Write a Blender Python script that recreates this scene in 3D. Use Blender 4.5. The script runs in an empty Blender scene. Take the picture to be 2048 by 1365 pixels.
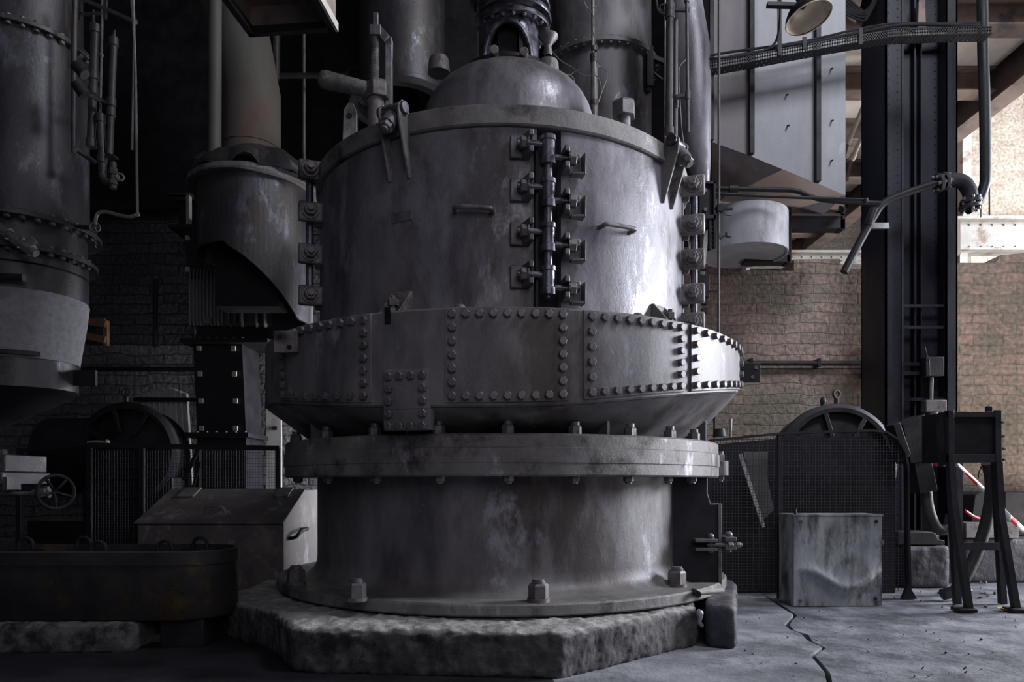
import bpy, math, random
from math import sin, cos, pi, radians as R, sqrt, atan2
from mathutils import Vector, Matrix, Euler, noise as mnoise
random.seed(7)
SC = bpy.context.scene
COL = SC.collection
# ------------------------------------------------------------------ camera
F, HY, H = 1440.0, 967.0, 0.72          # focal length in px (2048 wide), horizon row, eye height
cd = bpy.data.cameras.new('camera'); cam = bpy.data.objects.new('camera', cd); COL.objects.link(cam)
cam.location = (0, 0, H); cam.rotation_euler = (pi/2, 0, 0)
cd.sensor_width = 36; cd.lens = F/2048*36; cd.shift_y = (HY-682.5)/2048; cd.clip_start = .05; cd.clip_end = 80
SC.camera = cam
# ------------------------------------------------------------------ world and lights
w = bpy.data.worlds.new('world'); SC.world = w; w.use_nodes = True
bg = w.node_tree.nodes['Background']; bg.inputs[0].default_value = (.36, .36, .66, 1); bg.inputs[1].default_value = .075
def area(name, loc, aim, sx, sy, power, col):
    l = bpy.data.lights.new(name, 'AREA'); l.shape = 'RECTANGLE'; l.size = sx; l.size_y = sy; l.energy = power; l.color = col
    o = bpy.data.objects.new(name, l); COL.objects.link(o); o.location = loc
    o.rotation_euler = (Vector(aim)-Vector(loc)).to_track_quat('-Z', 'Y').to_euler(); return o
area('daylight_side_opening', (9.6, 4.95, 3.5), (0, 4.8, 1.4), 2.2, 3.0, 1250, (.87, .92, 1.0))
area('added_casing_fill', (3.1, 1.9, 5.7), (1.9, 4.9, 3.9), 1.6, 1.6, 150, (.90, .93, 1.0))  # added lamp to brighten the duct casing; no roof opening is built
area('added_front_fill', (.8, -1.2, 2.6), (0, 4.1, 1.3), 3.0, 2.4, 26, (1.0, .96, .98))  # added soft fill from behind the camera; no doorway stands there
area('hidden_fill_behind_mill', (-.15, 5.58, 1.15), (-2.3, 5.25, .8), .4, 1.5, 62, (.92, .94, 1.0))  # added lamp hidden behind the mill to light chest and plates; no doorway
area('added_floor_bounce', (4.75, 4.4, .12), (1.9, 5.0, 2.8), 1.1, 1.4, 48, (1.0, .90, .82))  # added low lamp standing in for floor bounce onto the casing belly
area('daylight_hall_skylight', (6.9, 7.6, 8.2), (6.0, 9.0, 2.0), 3.4, 3.4, 120, (1.0, .97, .92))
area('daylight_hall_window', (8.9, 6.8, 2.3), (2.6, 8.6, 4.0), 2.2, 2.6, 420, (1.0, .95, .90))
SC.view_settings.view_transform = 'Standard'; SC.view_settings.look = 'None'
SC.view_settings.exposure = 0.0; SC.view_settings.gamma = 1; SC.view_settings.use_curve_mapping = False
# ------------------------------------------------------------------ materials
def srgb(r, g, b):
    f = lambda c: (c/12.92 if c <= .04045 else ((c+.055)/1.055)**2.4)
    return (f(r/255), f(g/255), f(b/255), 1)
def mat(name, c1, c2, rough=(.45, .7), metal=.3, scale=6, bump=.15, rust=None, rustamt=.0, streak=False, dust=0, dustcol=(120, 116, 112), fine=60, wear=0, wearcol=(190, 190, 205)):
    m = bpy.data.materials.new(name); m.use_nodes = True; nt = m.node_tree; N = nt.nodes; L = nt.links
    b = N['Principled BSDF']; tc = N.new('ShaderNodeTexCoord')
    def mapping(s):
        mp = N.new('ShaderNodeMapping'); mp.inputs['Scale'].default_value = s; L.new(tc.outputs['Object'], mp.inputs[0]); return mp.outputs[0]
    def noi(vec, sc, det=8, ro=.6):
        n = N.new('ShaderNodeTexNoise'); n.inputs['Scale'].default_value = sc; n.inputs['Detail'].default_value = det
        n.inputs['Roughness'].default_value = ro; L.new(vec, n.inputs['Vector']); return n.outputs['Fac']
    def ramp(fac, a, bb, v0=0, v1=1):
        r = N.new('ShaderNodeMapRange'); r.inputs[1].default_value = a; r.inputs[2].default_value = bb
        r.inputs[3].default_value = v0; r.inputs[4].default_value = v1; L.new(fac, r.inputs[0]); return r.outputs[0]
    def mix(fac, a, bb):
        x = N.new('ShaderNodeMix'); x.data_type = 'RGBA'; L.new(fac, x.inputs[0])
        if isinstance(a, tuple): x.inputs[6].default_value = a
        else: L.new(a, x.inputs[6])
        if isinstance(bb, tuple): x.inputs[7].default_value = bb
        else: L.new(bb, x.inputs[7])
        return x.outputs[2]
    base = mapping((1, 1, .35 if streak else 1))
    n1 = noi(base, scale); nf = noi(mapping((1, 1, 1)), fine, 5, .7)
    col = mix(ramp(n1, .36, .64), srgb(*c1), srgb(*c2))
    col = mix(ramp(nf, .62, .80, 0, .5), col, srgb(*[min(255, int(c*1.35)+8) for c in c2]))
    if rust:
        n2 = noi(mapping((1.3, 1.3, .5 if streak else 1.3)), scale*.55, 10, .68)
        col = mix(ramp(n2, .60-rustamt*.35, .70-rustamt*.25), col, srgb(*rust))
    if wear:
        n3 = noi(mapping((1, 1, .5)), scale*.8, 12, .72)
        wf = ramp(n3, .60-wear*.12, .68-wear*.12, 0, .55); col = mix(wf, col, srgb(*wearcol))
    if dust:
        g = N.new('ShaderNodeNewGeometry'); s = N.new('ShaderNodeSeparateXYZ'); L.new(g.outputs['Normal'], s.inputs[0])
        up = ramp(s.outputs[2], .35, .95, 0, dust); n4 = ramp(noi(mapping((1, 1, 1)), 9, 8, .7), .3, .6, .35, 1)
        mm = N.new('ShaderNodeMath'); mm.operation = 'MULTIPLY'; L.new(up, mm.inputs[0]); L.new(n4, mm.inputs[1])
        col = mix(mm.outputs[0], col, srgb(*dustcol))
    L.new(col, b.inputs['Base Color'])
    ro_ = ramp(n1, .3, .7, rough[0], rough[1])
    if wear:
        m2 = N.new('ShaderNodeMath'); m2.operation = 'MULTIPLY_ADD'; m2.use_clamp = True; L.new(wf, m2.inputs[0]); m2.inputs[1].default_value = -.38; L.new(ro_, m2.inputs[2]); ro_ = m2.outputs[0]
    L.new(ro_, b.inputs['Roughness']); b.inputs['Metallic'].default_value = metal
    if bump:
        bu = N.new('ShaderNodeBump'); bu.inputs['Strength'].default_value = bump; bu.inputs['Distance'].default_value = .01
        ad = N.new('ShaderNodeMath'); ad.operation = 'MULTIPLY_ADD'; L.new(nf, ad.inputs[0]); ad.inputs[1].default_value = .45; L.new(n1, ad.inputs[2])
        L.new(ad.outputs[0], bu.inputs['Height']); L.new(bu.outputs[0], b.inputs['Normal'])
    return m
M = {}
M['mill'] = mat('painted_mill_steel', (92, 89, 96), (142, 139, 142), (.42, .64), .2, 4, .24, rust=(78, 70, 70), rustamt=.3, streak=True, dust=.7, wear=.12)
M['mill_shell'] = mat('mill_shell_steel', (88, 85, 93), (142, 139, 147), (.36, .6), .25, 4.5, .28, rust=(80, 75, 78), rustamt=.3, streak=True, dust=.6, wear=.6, wearcol=(158, 157, 166))
M['cast'] = mat('cast_flange_iron', (112, 109, 110), (142, 139, 140), (.5, .75), .3, 7, .4, rust=(74, 66, 66), rustamt=.25, dust=.8, wear=.3)
M['bolt'] = mat('bolt_steel', (104, 100, 104), (128, 124, 128), (.4, .6), .45, 20, .2, rust=(96, 84, 78), rustamt=.2, dust=.5)
M['shaft'] = mat('polished_shaft_steel', (74, 72, 82), (128, 128, 140), (.22, .42), .75, 14, .2, rust=(50, 46, 50), rustamt=.2)
M['dark'] = mat('dark_soot_steel', (34, 34, 40), (52, 52, 60), (.45, .7), .3, 6, .25, rust=(46, 40, 40), rustamt=.2, dust=.35, dustcol=(80, 80, 84))
M['black'] = mat('black_iron', (20, 20, 25), (32, 32, 38), (.45, .7), .2, 8, .2)
M['col'] = mat('column_paint_black', (21, 22, 34), (32, 33, 48), (.42, .62), .2, 5, .2, rust=(40, 34, 36), rustamt=.1, streak=True)
M['hopper'] = mat('hopper_sooty_steel', (62, 61, 66), (86, 85, 90), (.3, .5), .45, 4, .35, rust=(92, 84, 74), rustamt=.2, streak=True, dust=.4, wear=.3, wearcol=(150, 152, 165))
M['lagging'] = mat('plaster_lagging', (128, 128, 134), (150, 150, 156), (.8, .9), 0, 30, .5, fine=110)
M['pipe'] = mat('old_pipe_steel', (66, 64, 68), (92, 88, 90), (.4, .6), .4, 10, .25, rust=(84, 72, 64), rustamt=.2)
M['rod'] = mat('bright_rod', (110, 108, 108), (140, 136, 134), (.4, .6), .3, 20, .1)
M['rustduct'] = mat('rusty_duct_sheet', (92, 92, 88), (112, 108, 100), (.5, .8), .1, 3.5, .3, rust=(112, 92, 84), rustamt=.3, streak=True)
M['duct'] = mat('grey_duct_sheet', (140, 141, 148), (178, 178, 184), (.5, .75), .12, 2.4, .3, rust=(108, 90, 86), rustamt=.06, streak=True, wear=.3, wearcol=(190, 192, 205))
M['redduct'] = mat('flaking_duct_paint', (116, 108, 112), (140, 134, 138), (.55, .8), .1, 3, .3, rust=(122, 94, 86), rustamt=.3, streak=True)
M['pinkduct'] = mat('primer_pink_sheet', (228, 206, 196), (238, 222, 212), (.6, .8), .05, 3, .15, rust=(150, 140, 135), rustamt=.1)
M['conc'] = mat('rough_concrete', (72, 70, 72), (112, 110, 110), (.8, .95), 0, 7, 1.0, rust=(44, 43, 47), rustamt=.45, dust=.95, dustcol=(178, 176, 175), fine=45)
M['darkconc'] = mat('oily_concrete', (38, 40, 48), (66, 68, 78), (.4, .7), 0, 7, .9, dust=.4, fine=40)
M['floor'] = mat('dusty_floor', (104, 106, 114), (156, 158, 164), (.72, .9), 0, 3.2, 1.0, rust=(86, 88, 94), rustamt=.35, fine=38)
M['floor2'] = mat('worn_floor', (88, 90, 98), (138, 140, 147), (.65, .85), 0, 4.5, 1.4, rust=(70, 72, 80), rustamt=.4, fine=30)
M['earth'] = mat('black_earth', (20, 20, 24), (34, 34, 38), (.9, 1), 0, 10, .4)
M['galv'] = mat('galvanised_sheet', (140, 143, 148), (196, 199, 202), (.3, .5), .35, 9, .15, rust=(78, 80, 86), rustamt=.35, streak=True, wear=.3, wearcol=(165, 170, 180))
M['white'] = mat('whitewash', (216, 206, 194), (236, 230, 222), (.8, .95), 0, 4, .3, rust=(188, 162, 146), rustamt=.12)
M['offwhite'] = mat('weathered_light_paint', (170, 166, 160), (196, 192, 186), (.6, .8), 0, 5, .2, rust=(140, 120, 108), rustamt=.2)
M['brownbeam'] = mat('primer_brown_beam', (118, 102, 96), (144, 126, 118), (.6, .8), .05, 5, .2, rust=(90, 82, 84), rustamt=.2)
M['tub'] = mat('oily_tub_paint', (48, 46, 50), (66, 62, 62), (.4, .6), .2, 6, .3, rust=(96, 78, 50), rustamt=.12, dust=.4)
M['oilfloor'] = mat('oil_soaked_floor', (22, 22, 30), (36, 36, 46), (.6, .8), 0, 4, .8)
M['wood'] = mat('bare_timber', (150, 112, 84), (176, 134, 100), (.7, .85), 0, 12, .3)
M['timberwhite'] = mat('cracked_whitewashed_timber', (92, 92, 96), (120, 120, 122), (.8, .95), 0, 10, .8, rust=(40, 40, 44), rustamt=.3)
M['box'] = mat('cream_box_paint', (150, 138, 116), (170, 158, 134), (.5, .7), 0, 12, .1)
M['enamel'] = mat('stained_lamp_enamel', (186, 176, 158), (206, 198, 184), (.35, .5), 0, 6, .1, rust=(124, 92, 74), rustamt=.35)
M['red'] = mat('tape_red', (196, 40, 48), (206, 50, 58), (.4, .5), 0, 10, .0)
M['tapewhite'] = mat('tape_white', (220, 220, 222), (230, 230, 232), (.4, .5), 0, 10, .0)
M['glass'] = mat('dusty_paper', (100, 100, 98), (122, 120, 115), (.6, .8), 0, 10, .1)
M['hose'] = mat('rubber_hose', (40, 38, 42), (58, 54, 58), (.5, .7), 0, 20, .5)
M['corr'] = mat('corrugated_zinc', (190, 192, 198), (214, 216, 220), (.3, .5), .1, 8, .1)
M['chest'] = mat('grey_chest_paint', (98, 92, 94), (120, 113, 112), (.5, .7), .1, 7, .25, rust=(140, 132, 128), rustamt=.2, wear=.3)
M['wire'] = mat('guard_wire', (70, 70, 78), (96, 96, 104), (.4, .6), .5, 30, 0)
def brickmat(name, c1, c2, mortar, scale, stain, bump=.8, amt=.5):
    m = bpy.data.materials.new(name); m.use_nodes = True; nt = m.node_tree; N = nt.nodes; L = nt.links
    b = N['Principled BSDF']; tc = N.new('ShaderNodeTexCoord'); s = N.new('ShaderNodeSeparateXYZ'); L.new(tc.outputs['Object'], s.inputs[0])
    ad = N.new('ShaderNodeMath'); ad.operation = 'ADD'; L.new(s.outputs[0], ad.inputs[0]); L.new(s.outputs[1], ad.inputs[1])
    c = N.new('ShaderNodeCombineXYZ'); L.new(ad.outputs[0], c.inputs[0]); L.new(s.outputs[2], c.inputs[1])
    n = N.new('ShaderNodeTexNoise'); n.inputs['Scale'].default_value = 4.5; n.inputs['Detail'].default_value = 8; L.new(c.outputs[0], n.inputs['Vector'])
    vm = N.new('ShaderNodeVectorMath'); vm.operation = 'SCALE'; vm.inputs[3].default_value = .075; L.new(n.outputs['Color'], vm.inputs[0])
    va = N.new('ShaderNodeVectorMath'); va.operation = 'ADD'; L.new(c.outputs[0], va.inputs[0]); L.new(vm.outputs[0], va.inputs[1])
    br = N.new('ShaderNodeTexBrick'); L.new(va.outputs[0], br.inputs['Vector'])
    br.inputs['Color1'].default_value = srgb(*c1); br.inputs['Color2'].default_value = srgb(*c2); br.inputs['Mortar'].default_value = srgb(*mortar)
    br.inputs['Scale'].default_value = 1; br.inputs['Brick Width'].default_value = .235*scale; br.inputs['Row Height'].default_value = .082*scale
    br.inputs['Mortar Size'].default_value = .007*scale; br.inputs['Mortar Smooth'].default_value = .6; br.inputs['Bias'].default_value = -.1
    n2 = N.new('ShaderNodeTexNoise'); n2.inputs['Scale'].default_value = 1.3; n2.inputs['Detail'].default_value = 10; n2.inputs['Roughness'].default_value = .7; L.new(c.outputs[0], n2.inputs['Vector'])
    r = N.new('ShaderNodeMapRange'); r.inputs[1].default_value = .42; r.inputs[2].default_value = .62; r.inputs[4].default_value = amt; L.new(n2.outputs['Fac'], r.inputs[0])
    x = N.new('ShaderNodeMix'); x.data_type = 'RGBA'; L.new(r.outputs[0], x.inputs[0]); L.new(br.outputs['Color'], x.inputs[6]); x.inputs[7].default_value = srgb(*stain)
    n3 = N.new('ShaderNodeTexNoise'); n3.inputs['Scale'].default_value = 28; n3.inputs['Detail'].default_value = 8; L.new(c.outputs[0], n3.inputs['Vector'])
    r3 = N.new('ShaderNodeMapRange'); r3.inputs[1].default_value = .3; r3.inputs[2].default_value = .7; r3.inputs[3].default_value = .62; r3.inputs[4].default_value = 1.3; L.new(n3.outputs['Fac'], r3.inputs[0])
    mu = N.new('ShaderNodeVectorMath'); mu.operation = 'SCALE'; L.new(x.outputs[2], mu.inputs[0]); L.new(r3.outputs[0], mu.inputs[3])
    L.new(mu.outputs[0], b.inputs['Base Color']); b.inputs['Roughness'].default_value = .9
    bu = N.new('ShaderNodeBump'); bu.inputs['Strength'].default_value = bump; bu.inputs['Distance'].default_value = .02
    ma = N.new('ShaderNodeMath'); ma.operation = 'MULTIPLY_ADD'; L.new(br.outputs['Fac'], ma.inputs[0]); ma.inputs[1].default_value = -1; L.new(n3.outputs['Fac'], ma.inputs[2])
    L.new(ma.outputs[0], bu.inputs['Height']); L.new(bu.outputs[0], b.inputs['Normal'])
    return m
M['brick'] = brickmat('old_brick', (200, 170, 158), (168, 154, 142), (164, 150, 138), 1, (128, 126, 112), .55, .8)
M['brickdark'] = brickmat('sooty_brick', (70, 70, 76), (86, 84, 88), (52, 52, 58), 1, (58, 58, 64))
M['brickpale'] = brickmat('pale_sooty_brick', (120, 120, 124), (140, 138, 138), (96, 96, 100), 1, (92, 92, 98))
M['brickwhite'] = brickmat('whitewashed_brick', (192, 183, 172), (168, 157, 146), (178, 170, 160), 1, (150, 136, 124), .25, .45)
# ------------------------------------------------------------------ object helpers
def wl(o):
    v = Vector((0, 0, 0))
    while o: v += o.location; o = o.parent
    return v
def setp(o, label=None, cat=None, group=None, kind=None):
    if label: o['label'] = label
    if cat: o['category'] = cat
    if group: o['group'] = group
    if kind: o['kind'] = kind
    return o
def thing(name, label, cat, loc, group=None):
    o = bpy.data.objects.new(name, None); COL.objects.link(o); o.location = Vector(loc); o.empty_display_size = .1
    return setp(o, label, cat, group)
def inst(name, me, parent, loc, rot=None, mod=None, scale=None, **kw):
    """a mesh object at a world position; parts are placed relative to their parent"""
    o = bpy.data.objects.new(name, me); COL.objects.link(o)
    if parent: o.parent = parent
    o.location = Vector(loc) - (wl(parent) if parent else Vector((0, 0, 0)))
    if rot is not None: o.rotation_euler = rot
    if scale: o.scale = scale
    return setp(o, **kw)
def P(px, py, Y): return Vector(((px-1024)*Y/F, Y, H+(HY-py)*Y/F))
def frame_of(d):
    d = Vector(d).normalized(); u = d.cross(Vector((0, 0, 1)))
    if u.length < 1e-3: u = Vector((1, 0, 0))
    u.normalize(); return u, d.cross(u).normalized(), d
class MB:
    def __init__(s): s.v = []; s.f = []
    def add(s, vs, fs):
        k = len(s.v); s.v += [Vector(v) for v in vs]; s.f += [[i+k for i in f] for f in fs]; return s
    def bb(s, x0, x1, y0, y1, z0, z1, m=None):
        vs = [Vector((x, y, z)) for z in (z0, z1) for y in (y0, y1) for x in (x0, x1)]
        if m is not None: vs = [m @ v for v in vs]
        return s.add(vs, [(0, 2, 3, 1), (4, 5, 7, 6), (0, 1, 5, 4), (2, 6, 7, 3), (0, 4, 6, 2), (1, 3, 7, 5)])
    def box(s, c, d, m=None):
        c = Vector(c); d = Vector(d)/2
        t = Matrix.Translation(c) @ (m.to_4x4() if m is not None else Matrix.Identity(4))
        return s.bb(-d.x, d.x, -d.y, d.y, -d.z, d.z, t)
    def bar(s, p0, p1, wd, hd, up=(0, 0, 1)):
        p0 = Vector(p0); p1 = Vector(p1); d = (p1-p0).normalized(); u = d.cross(Vector(up))
        if u.length < 1e-3: u = Vector((1, 0, 0))
        u.normalize(); n = u.cross(d)
        vs = [p+u*a*wd/2+n*b*hd/2 for p in (p0, p1) for a, b in ((-1, -1), (1, -1), (1, 1), (-1, 1))]
        return s.add(vs, [(3, 2, 1, 0), (4, 5, 6, 7), (0, 1, 5, 4), (1, 2, 6, 5), (2, 3, 7, 6), (3, 0, 4, 7)])
    def cyl(s, p0, p1, r0, r1=None, n=24, caps=True, rot=0):
        r1 = r0 if r1 is None else r1; p0 = Vector(p0); p1 = Vector(p1); u, v, d = frame_of(p1-p0)
        vs = [p+(u*cos(2*pi*i/n+rot)+v*sin(2*pi*i/n+rot))*r for p, r in ((p0, r0), (p1, r1)) for i in range(n)]
        fs = [(i, (i+1) % n, n+(i+1) % n, n+i) for i in range(n)]
        if caps: fs += [tuple(range(n-1, -1, -1)), tuple(range(n, 2*n))]
        return s.add(vs, fs)
    def hexn(s, p, d, r, h, rot=0):
        d = Vector(d).normalized(); p = Vector(p)
        s.cyl(p, p+d*h*.86, r, n=6, rot=rot); return s.cyl(p+d*h*.86, p+d*h, r*.99, r*.84, n=6, rot=rot)
    def tube(s, pts, r, n=10, sm=6, caps=True):
        pts = [Vector(p) for p in pts]
        if sm and len(pts) > 2:
            q = [pts[0]*2-pts[1]] + pts + [pts[-1]*2-pts[-2]]; out = []
            for i in range(1, len(q)-2):
                a, b, c, e = q[i-1:i+3]
                for k in range(sm):
                    t = k/sm; out.append(.5*((2*b)+(c-a)*t+(2*a-5*b+4*c-e)*t*t+(3*b-a-3*c+e)*t**3))
            pts = out+[pts[-1]]
        m = len(pts); T = [(pts[min(i+1, m-1)]-pts[max(i-1, 0)]).normalized() for i in range(m)]
        u = frame_of(T[0])[0]; vs = []
        for i in range(m):
            u = (u-T[i]*u.dot(T[i])).normalized(); v = T[i].cross(u); rr = r(i/(m-1)) if callable(r) else r
            vs += [pts[i]+(u*cos(2*pi*k/n)+v*sin(2*pi*k/n))*rr for k in range(n)]
        fs = [(i*n+k, i*n+(k+1) % n, (i+1)*n+(k+1) % n, (i+1)*n+k) for i in range(m-1) for k in range(n)]
        if caps: fs += [tuple(range(n-1, -1, -1)), tuple(range((m-1)*n, m*n))]
        return s.add(vs, fs)
    def lathe(s, prof, c=(0, 0, 0), n=96, a0=0, a1=2*pi, loop=False):
        """prof (r,z); angle 0 faces the camera (-Y), positive to the right (+X)"""
        full = abs(a1-a0-2*pi) < 1e-6; c = Vector(c); k = len(prof); cnt = n if full else n+1
        vs = [c+Vector((r*sin(a0+(a1-a0)*i/n), -r*cos(a0+(a1-a0)*i/n), z)) for i in range(cnt) for r, z in prof]; fs = []
        for i in range(n):
            j = (i+1) % cnt
            for q in range(k if loop else k-1):
                q2 = (q+1) % k; fs.append((i*k+q, j*k+q, j*k+q2, i*k+q2))
        if not full and loop: fs += [tuple(range(k)), tuple(n*k+q for q in range(k-1, -1, -1))]
        return s.add(vs, fs)
    def prism(s, pts, vec):
        pts = [Vector(p) for p in pts]; vec = Vector(vec); n = len(pts)
        return s.add(pts+[p+vec for p in pts], [tuple(range(n-1, -1, -1)), tuple(range(n, 2*n))]+[(i, (i+1) % n, n+(i+1) % n, n+i) for i in range(n)])
    def torus(s, c, ax, Rr, r, n=28, m=10, a0=0, a1=2*pi):
        c = Vector(c); u, v, d = frame_of(ax); full = abs(a1-a0-2*pi) < 1e-6; cnt = n if full else n+1; vs = []
        for i in range(cnt):
            a = a0+(a1-a0)*i/n; e = u*cos(a)+v*sin(a)
            vs += [c+e*(Rr+r*cos(2*pi*k/m))+d*r*sin(2*pi*k/m) for k in range(m)]
        fs = [(i*m+k, ((i+1) % cnt)*m+k, ((i+1) % cnt)*m+(k+1) % m, i*m+(k+1) % m) for i in range(n) for k in range(m)]
        return s.add(vs, fs)
    def ball(s, c, r, n=16, sc=(1, 1, 1)):
        c = Vector(c); vs = []; m = n//2
        for j in range(m+1):
            for i in range(n):
                a = 2*pi*i/n; b = pi*j/m; vs.append(c+Vector((r*sin(b)*cos(a)*sc[0], r*sin(b)*sin(a)*sc[1], r*cos(b)*sc[2])))
        return s.add(vs, [(j*n+i, (j+1)*n+i, (j+1)*n+(i+1) % n, j*n+(i+1) % n) for j in range(m) for i in range(n)])
    def mesh(s, name, ma, off=Vector((0, 0, 0)), sharp=35):
        me = bpy.data.meshes.new(name); me.from_pydata([v-off for v in s.v], [], s.f); me.update()
        import bmesh
        bm = bmesh.new(); bm.from_mesh(me); bmesh.ops.recalc_face_normals(bm, faces=bm.faces); bm.to_mesh(me); bm.free()
        me.shade_smooth(); me.set_sharp_from_angle(angle=R(sharp))
        for x in (ma if isinstance(ma, (list, tuple)) else [ma]): me.materials.append(M[x])
        return me
    def build(s, name, ma, parent=None, bevel=0, sharp=35, org=None, **kw):
        """top level things get their origin at org (or the middle of their underside)"""
        if org is None and not parent:
            xs = [v.x for v in s.v]; ys = [v.y for v in s.v]; zs = [v.z for v in s.v]
            org = Vector(((min(xs)+max(xs))/2, (min(ys)+max(ys))/2, min(zs)))
        off = wl(parent) if parent else Vector(org)
        o = bpy.data.objects.new(name, s.mesh(name, ma, off, sharp)); COL.objects.link(o)
        if parent: o.parent = parent
        else: o.location = off
        if bevel:
            b = o.modifiers.new('bevel', 'BEVEL'); b.width = bevel; b.segments = 2; b.limit_method = 'ANGLE'; b.angle_limit = R(40); b.harden_normals = False
        return setp(o, **kw)
def struct(mb, name, ma, **kw): o = mb.build(name, ma, None, org=(0, 0, 0), **kw); o['kind'] = 'structure'; return o
# ------------------------------------------------------------------ the building
YW = 5.85
def flo(px, py): Y = F*H/(py-HY); return Vector(((px-1024)*Y/F, Y, 0))
crack = [flo(*p) for p in ((1480, 1172), (1530, 1192), (1561, 1214), (1585, 1230), (1575, 1240), (1568, 1249), (1582, 1260), (1603, 1268), (1612, 1281), (1642, 1295), (1620, 1310), (1652, 1345), (1662, 1400), (1700, 1600))]
for i, c in enumerate(crack): c.x += .006*sin(i*5)
back = Vector((crack[0].x-.1, YW+.2, 0)); front = Vector((crack[-1].x+.1, -1.2, 0))
L = [back]+crack+[front]
mid_ = [Vector((.30, -1.2, 0)), Vector((.16, 1.4, 0)), Vector((.2, 2.2, 0)), Vector((.12, 2.9, 0)), Vector((-.5, 3.6, 0)), Vector((-.9, YW+.2, 0))]
b = MB(); b.prism([v for v in L]+mid_, (0, 0, -.06)); struct(b, 'floor', 'floor')
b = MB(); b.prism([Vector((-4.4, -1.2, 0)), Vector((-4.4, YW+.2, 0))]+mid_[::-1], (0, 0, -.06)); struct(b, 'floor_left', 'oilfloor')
b = MB(); wdt = [.0, .004, .008, .018, .012, .01, .016, .012, .018, .014, .008, .012, .012, .010, .01, .01]
b.prism([v+Vector((w_, -w_*.3, -.004)) for v, w_ in zip(L, [q*1.7 for q in wdt])]+[Vector((5.3, -1.2, -.004)), Vector((5.3, YW+.2, -.004))], (0, 0, -.056)); struct(b, 'floor_slab', 'floor2')
b = MB(); b.bb(-4.5, 9.4, -1.3, 12, -.16, -.055); struct(b, 'ground', 'earth')
# partition brick wall with a ragged top
def wz(py, Y=YW): return H+(HY-py)*Y/F
def wx(px, Y=YW): return (px-1024)*Y/F
top = [(1060, 500), (1385, 495), (1440, 500), (1482, 503), (1484, 540), (1588, 542), (1588, 519), (1680, 518), (1684, 546), (1720, 545), (1771, 543), (1920, 526), (1992, 526), (2002, 510), (2060, 506), (2200, 506), (2330, 470)]
pl = [Vector((wx(x), YW, wz(y))) for x, y in top]
b = MB(); b.prism([Vector((wx(1060), YW, -.06))]+pl+[Vector((wx(2330), YW, -.06))], (0, .35, 0)); struct(b, 'wall_back', 'brick')
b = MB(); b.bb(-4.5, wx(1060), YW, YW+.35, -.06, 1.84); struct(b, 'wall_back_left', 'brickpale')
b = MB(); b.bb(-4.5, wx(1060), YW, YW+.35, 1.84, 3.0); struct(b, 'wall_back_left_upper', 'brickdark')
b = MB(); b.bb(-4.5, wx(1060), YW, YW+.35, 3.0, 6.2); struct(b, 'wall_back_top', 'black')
b = MB(); b.bb(-4.6, -4.4, -1.3, YW+.35, -.06, 6.2); struct(b, 'wall_left', 'brickdark')
# side wall with the big opening daylight comes through
b = MB(); b.bb(5.2, 5.4, -1.3, 2.0, -.06, 6.2); b.bb(5.2, 5.4, 5.3, YW+.35, -.06, 4.6); b.bb(5.2, 5.4, 2.0, 5.3, 4.4, 6.2); b.bb(5.2, 5.4, 2.0, 5.3, -.06, .1); struct(b, 'wall_right', 'brick')
b = MB(); b.bb(-4.6, 5.4, -1.3, YW+.35, 6.205, 6.35); struct(b, 'ceiling', 'black')
# dark riveted bunker plate high behind the mill
b = MB(); b.bb(wx(1060), 1.75, YW+.4, YW+.46, 2.3, 6.2); struct(b, 'wall_panel', 'black')
# hall beyond: jack arch ceiling on rows of beams
ZC = 4.25
b = MB(); x0, x1 = 2.45, 4.35
b = b; b.bb(x0, x1, 4.95, 12.15, ZC+.22, ZC+.4); struct(b, 'ceiling_hall', 'white')
names = ['first and nearest', 'second nearest', 'third', 'fourth', 'fifth', 'sixth', 'farthest']
for i in range(7):
    Y = 5.62+i*.93; b = MB(); b.bb(x0, x1, Y-.09, Y+.09, ZC, ZC+.018); b.bb(x0, x1, Y-.009, Y+.009, ZC+.018, ZC+.20); b.bb(x0, x1, Y-.09, Y+.09, ZC+.20, ZC+.218)
    b.build('ceiling_beam', 'brownbeam', label='brown steel cross beam under the white hall ceiling behind the column, %s of the row' % names[i], cat='beam', group='cross beams of the hall ceiling', bevel=.003)
b = MB(); b.bb(x1, x1+.2, 4.9, 12.2, ZC-.06, ZC-.04); b.bb(x1+.09, x1+.11, 4.9, 12.2, ZC-.04, ZC+.4); b.bb(x1, x1+.2, 4.9, 12.2, ZC+.4, ZC+.42)
b.build('edge_beam', 'brownbeam', label='long pinkish edge beam running diagonally into the distance at upper right', cat='beam')
b = MB(); b.bb(5.9, 9.4, 9.6, 9.9, -.06, 9); b.bb(2.3, 5.9, 12.2, 12.5, -.06, 9); b.bb(5.9, 6.1, 9.9, 12.5, -.06, 9); struct(b, 'wall_far', 'brickwhite')
b = MB(); b.bb(9.2, 9.4, 6.0, 9.6, -.06, 9); struct(b, 'wall_far_right', 'brickwhite')
b = MB(); b.bb(.2, 9.3, 6.2, 12.5, -.055, -.01); struct(b, 'floor_hall', 'floor')
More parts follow.
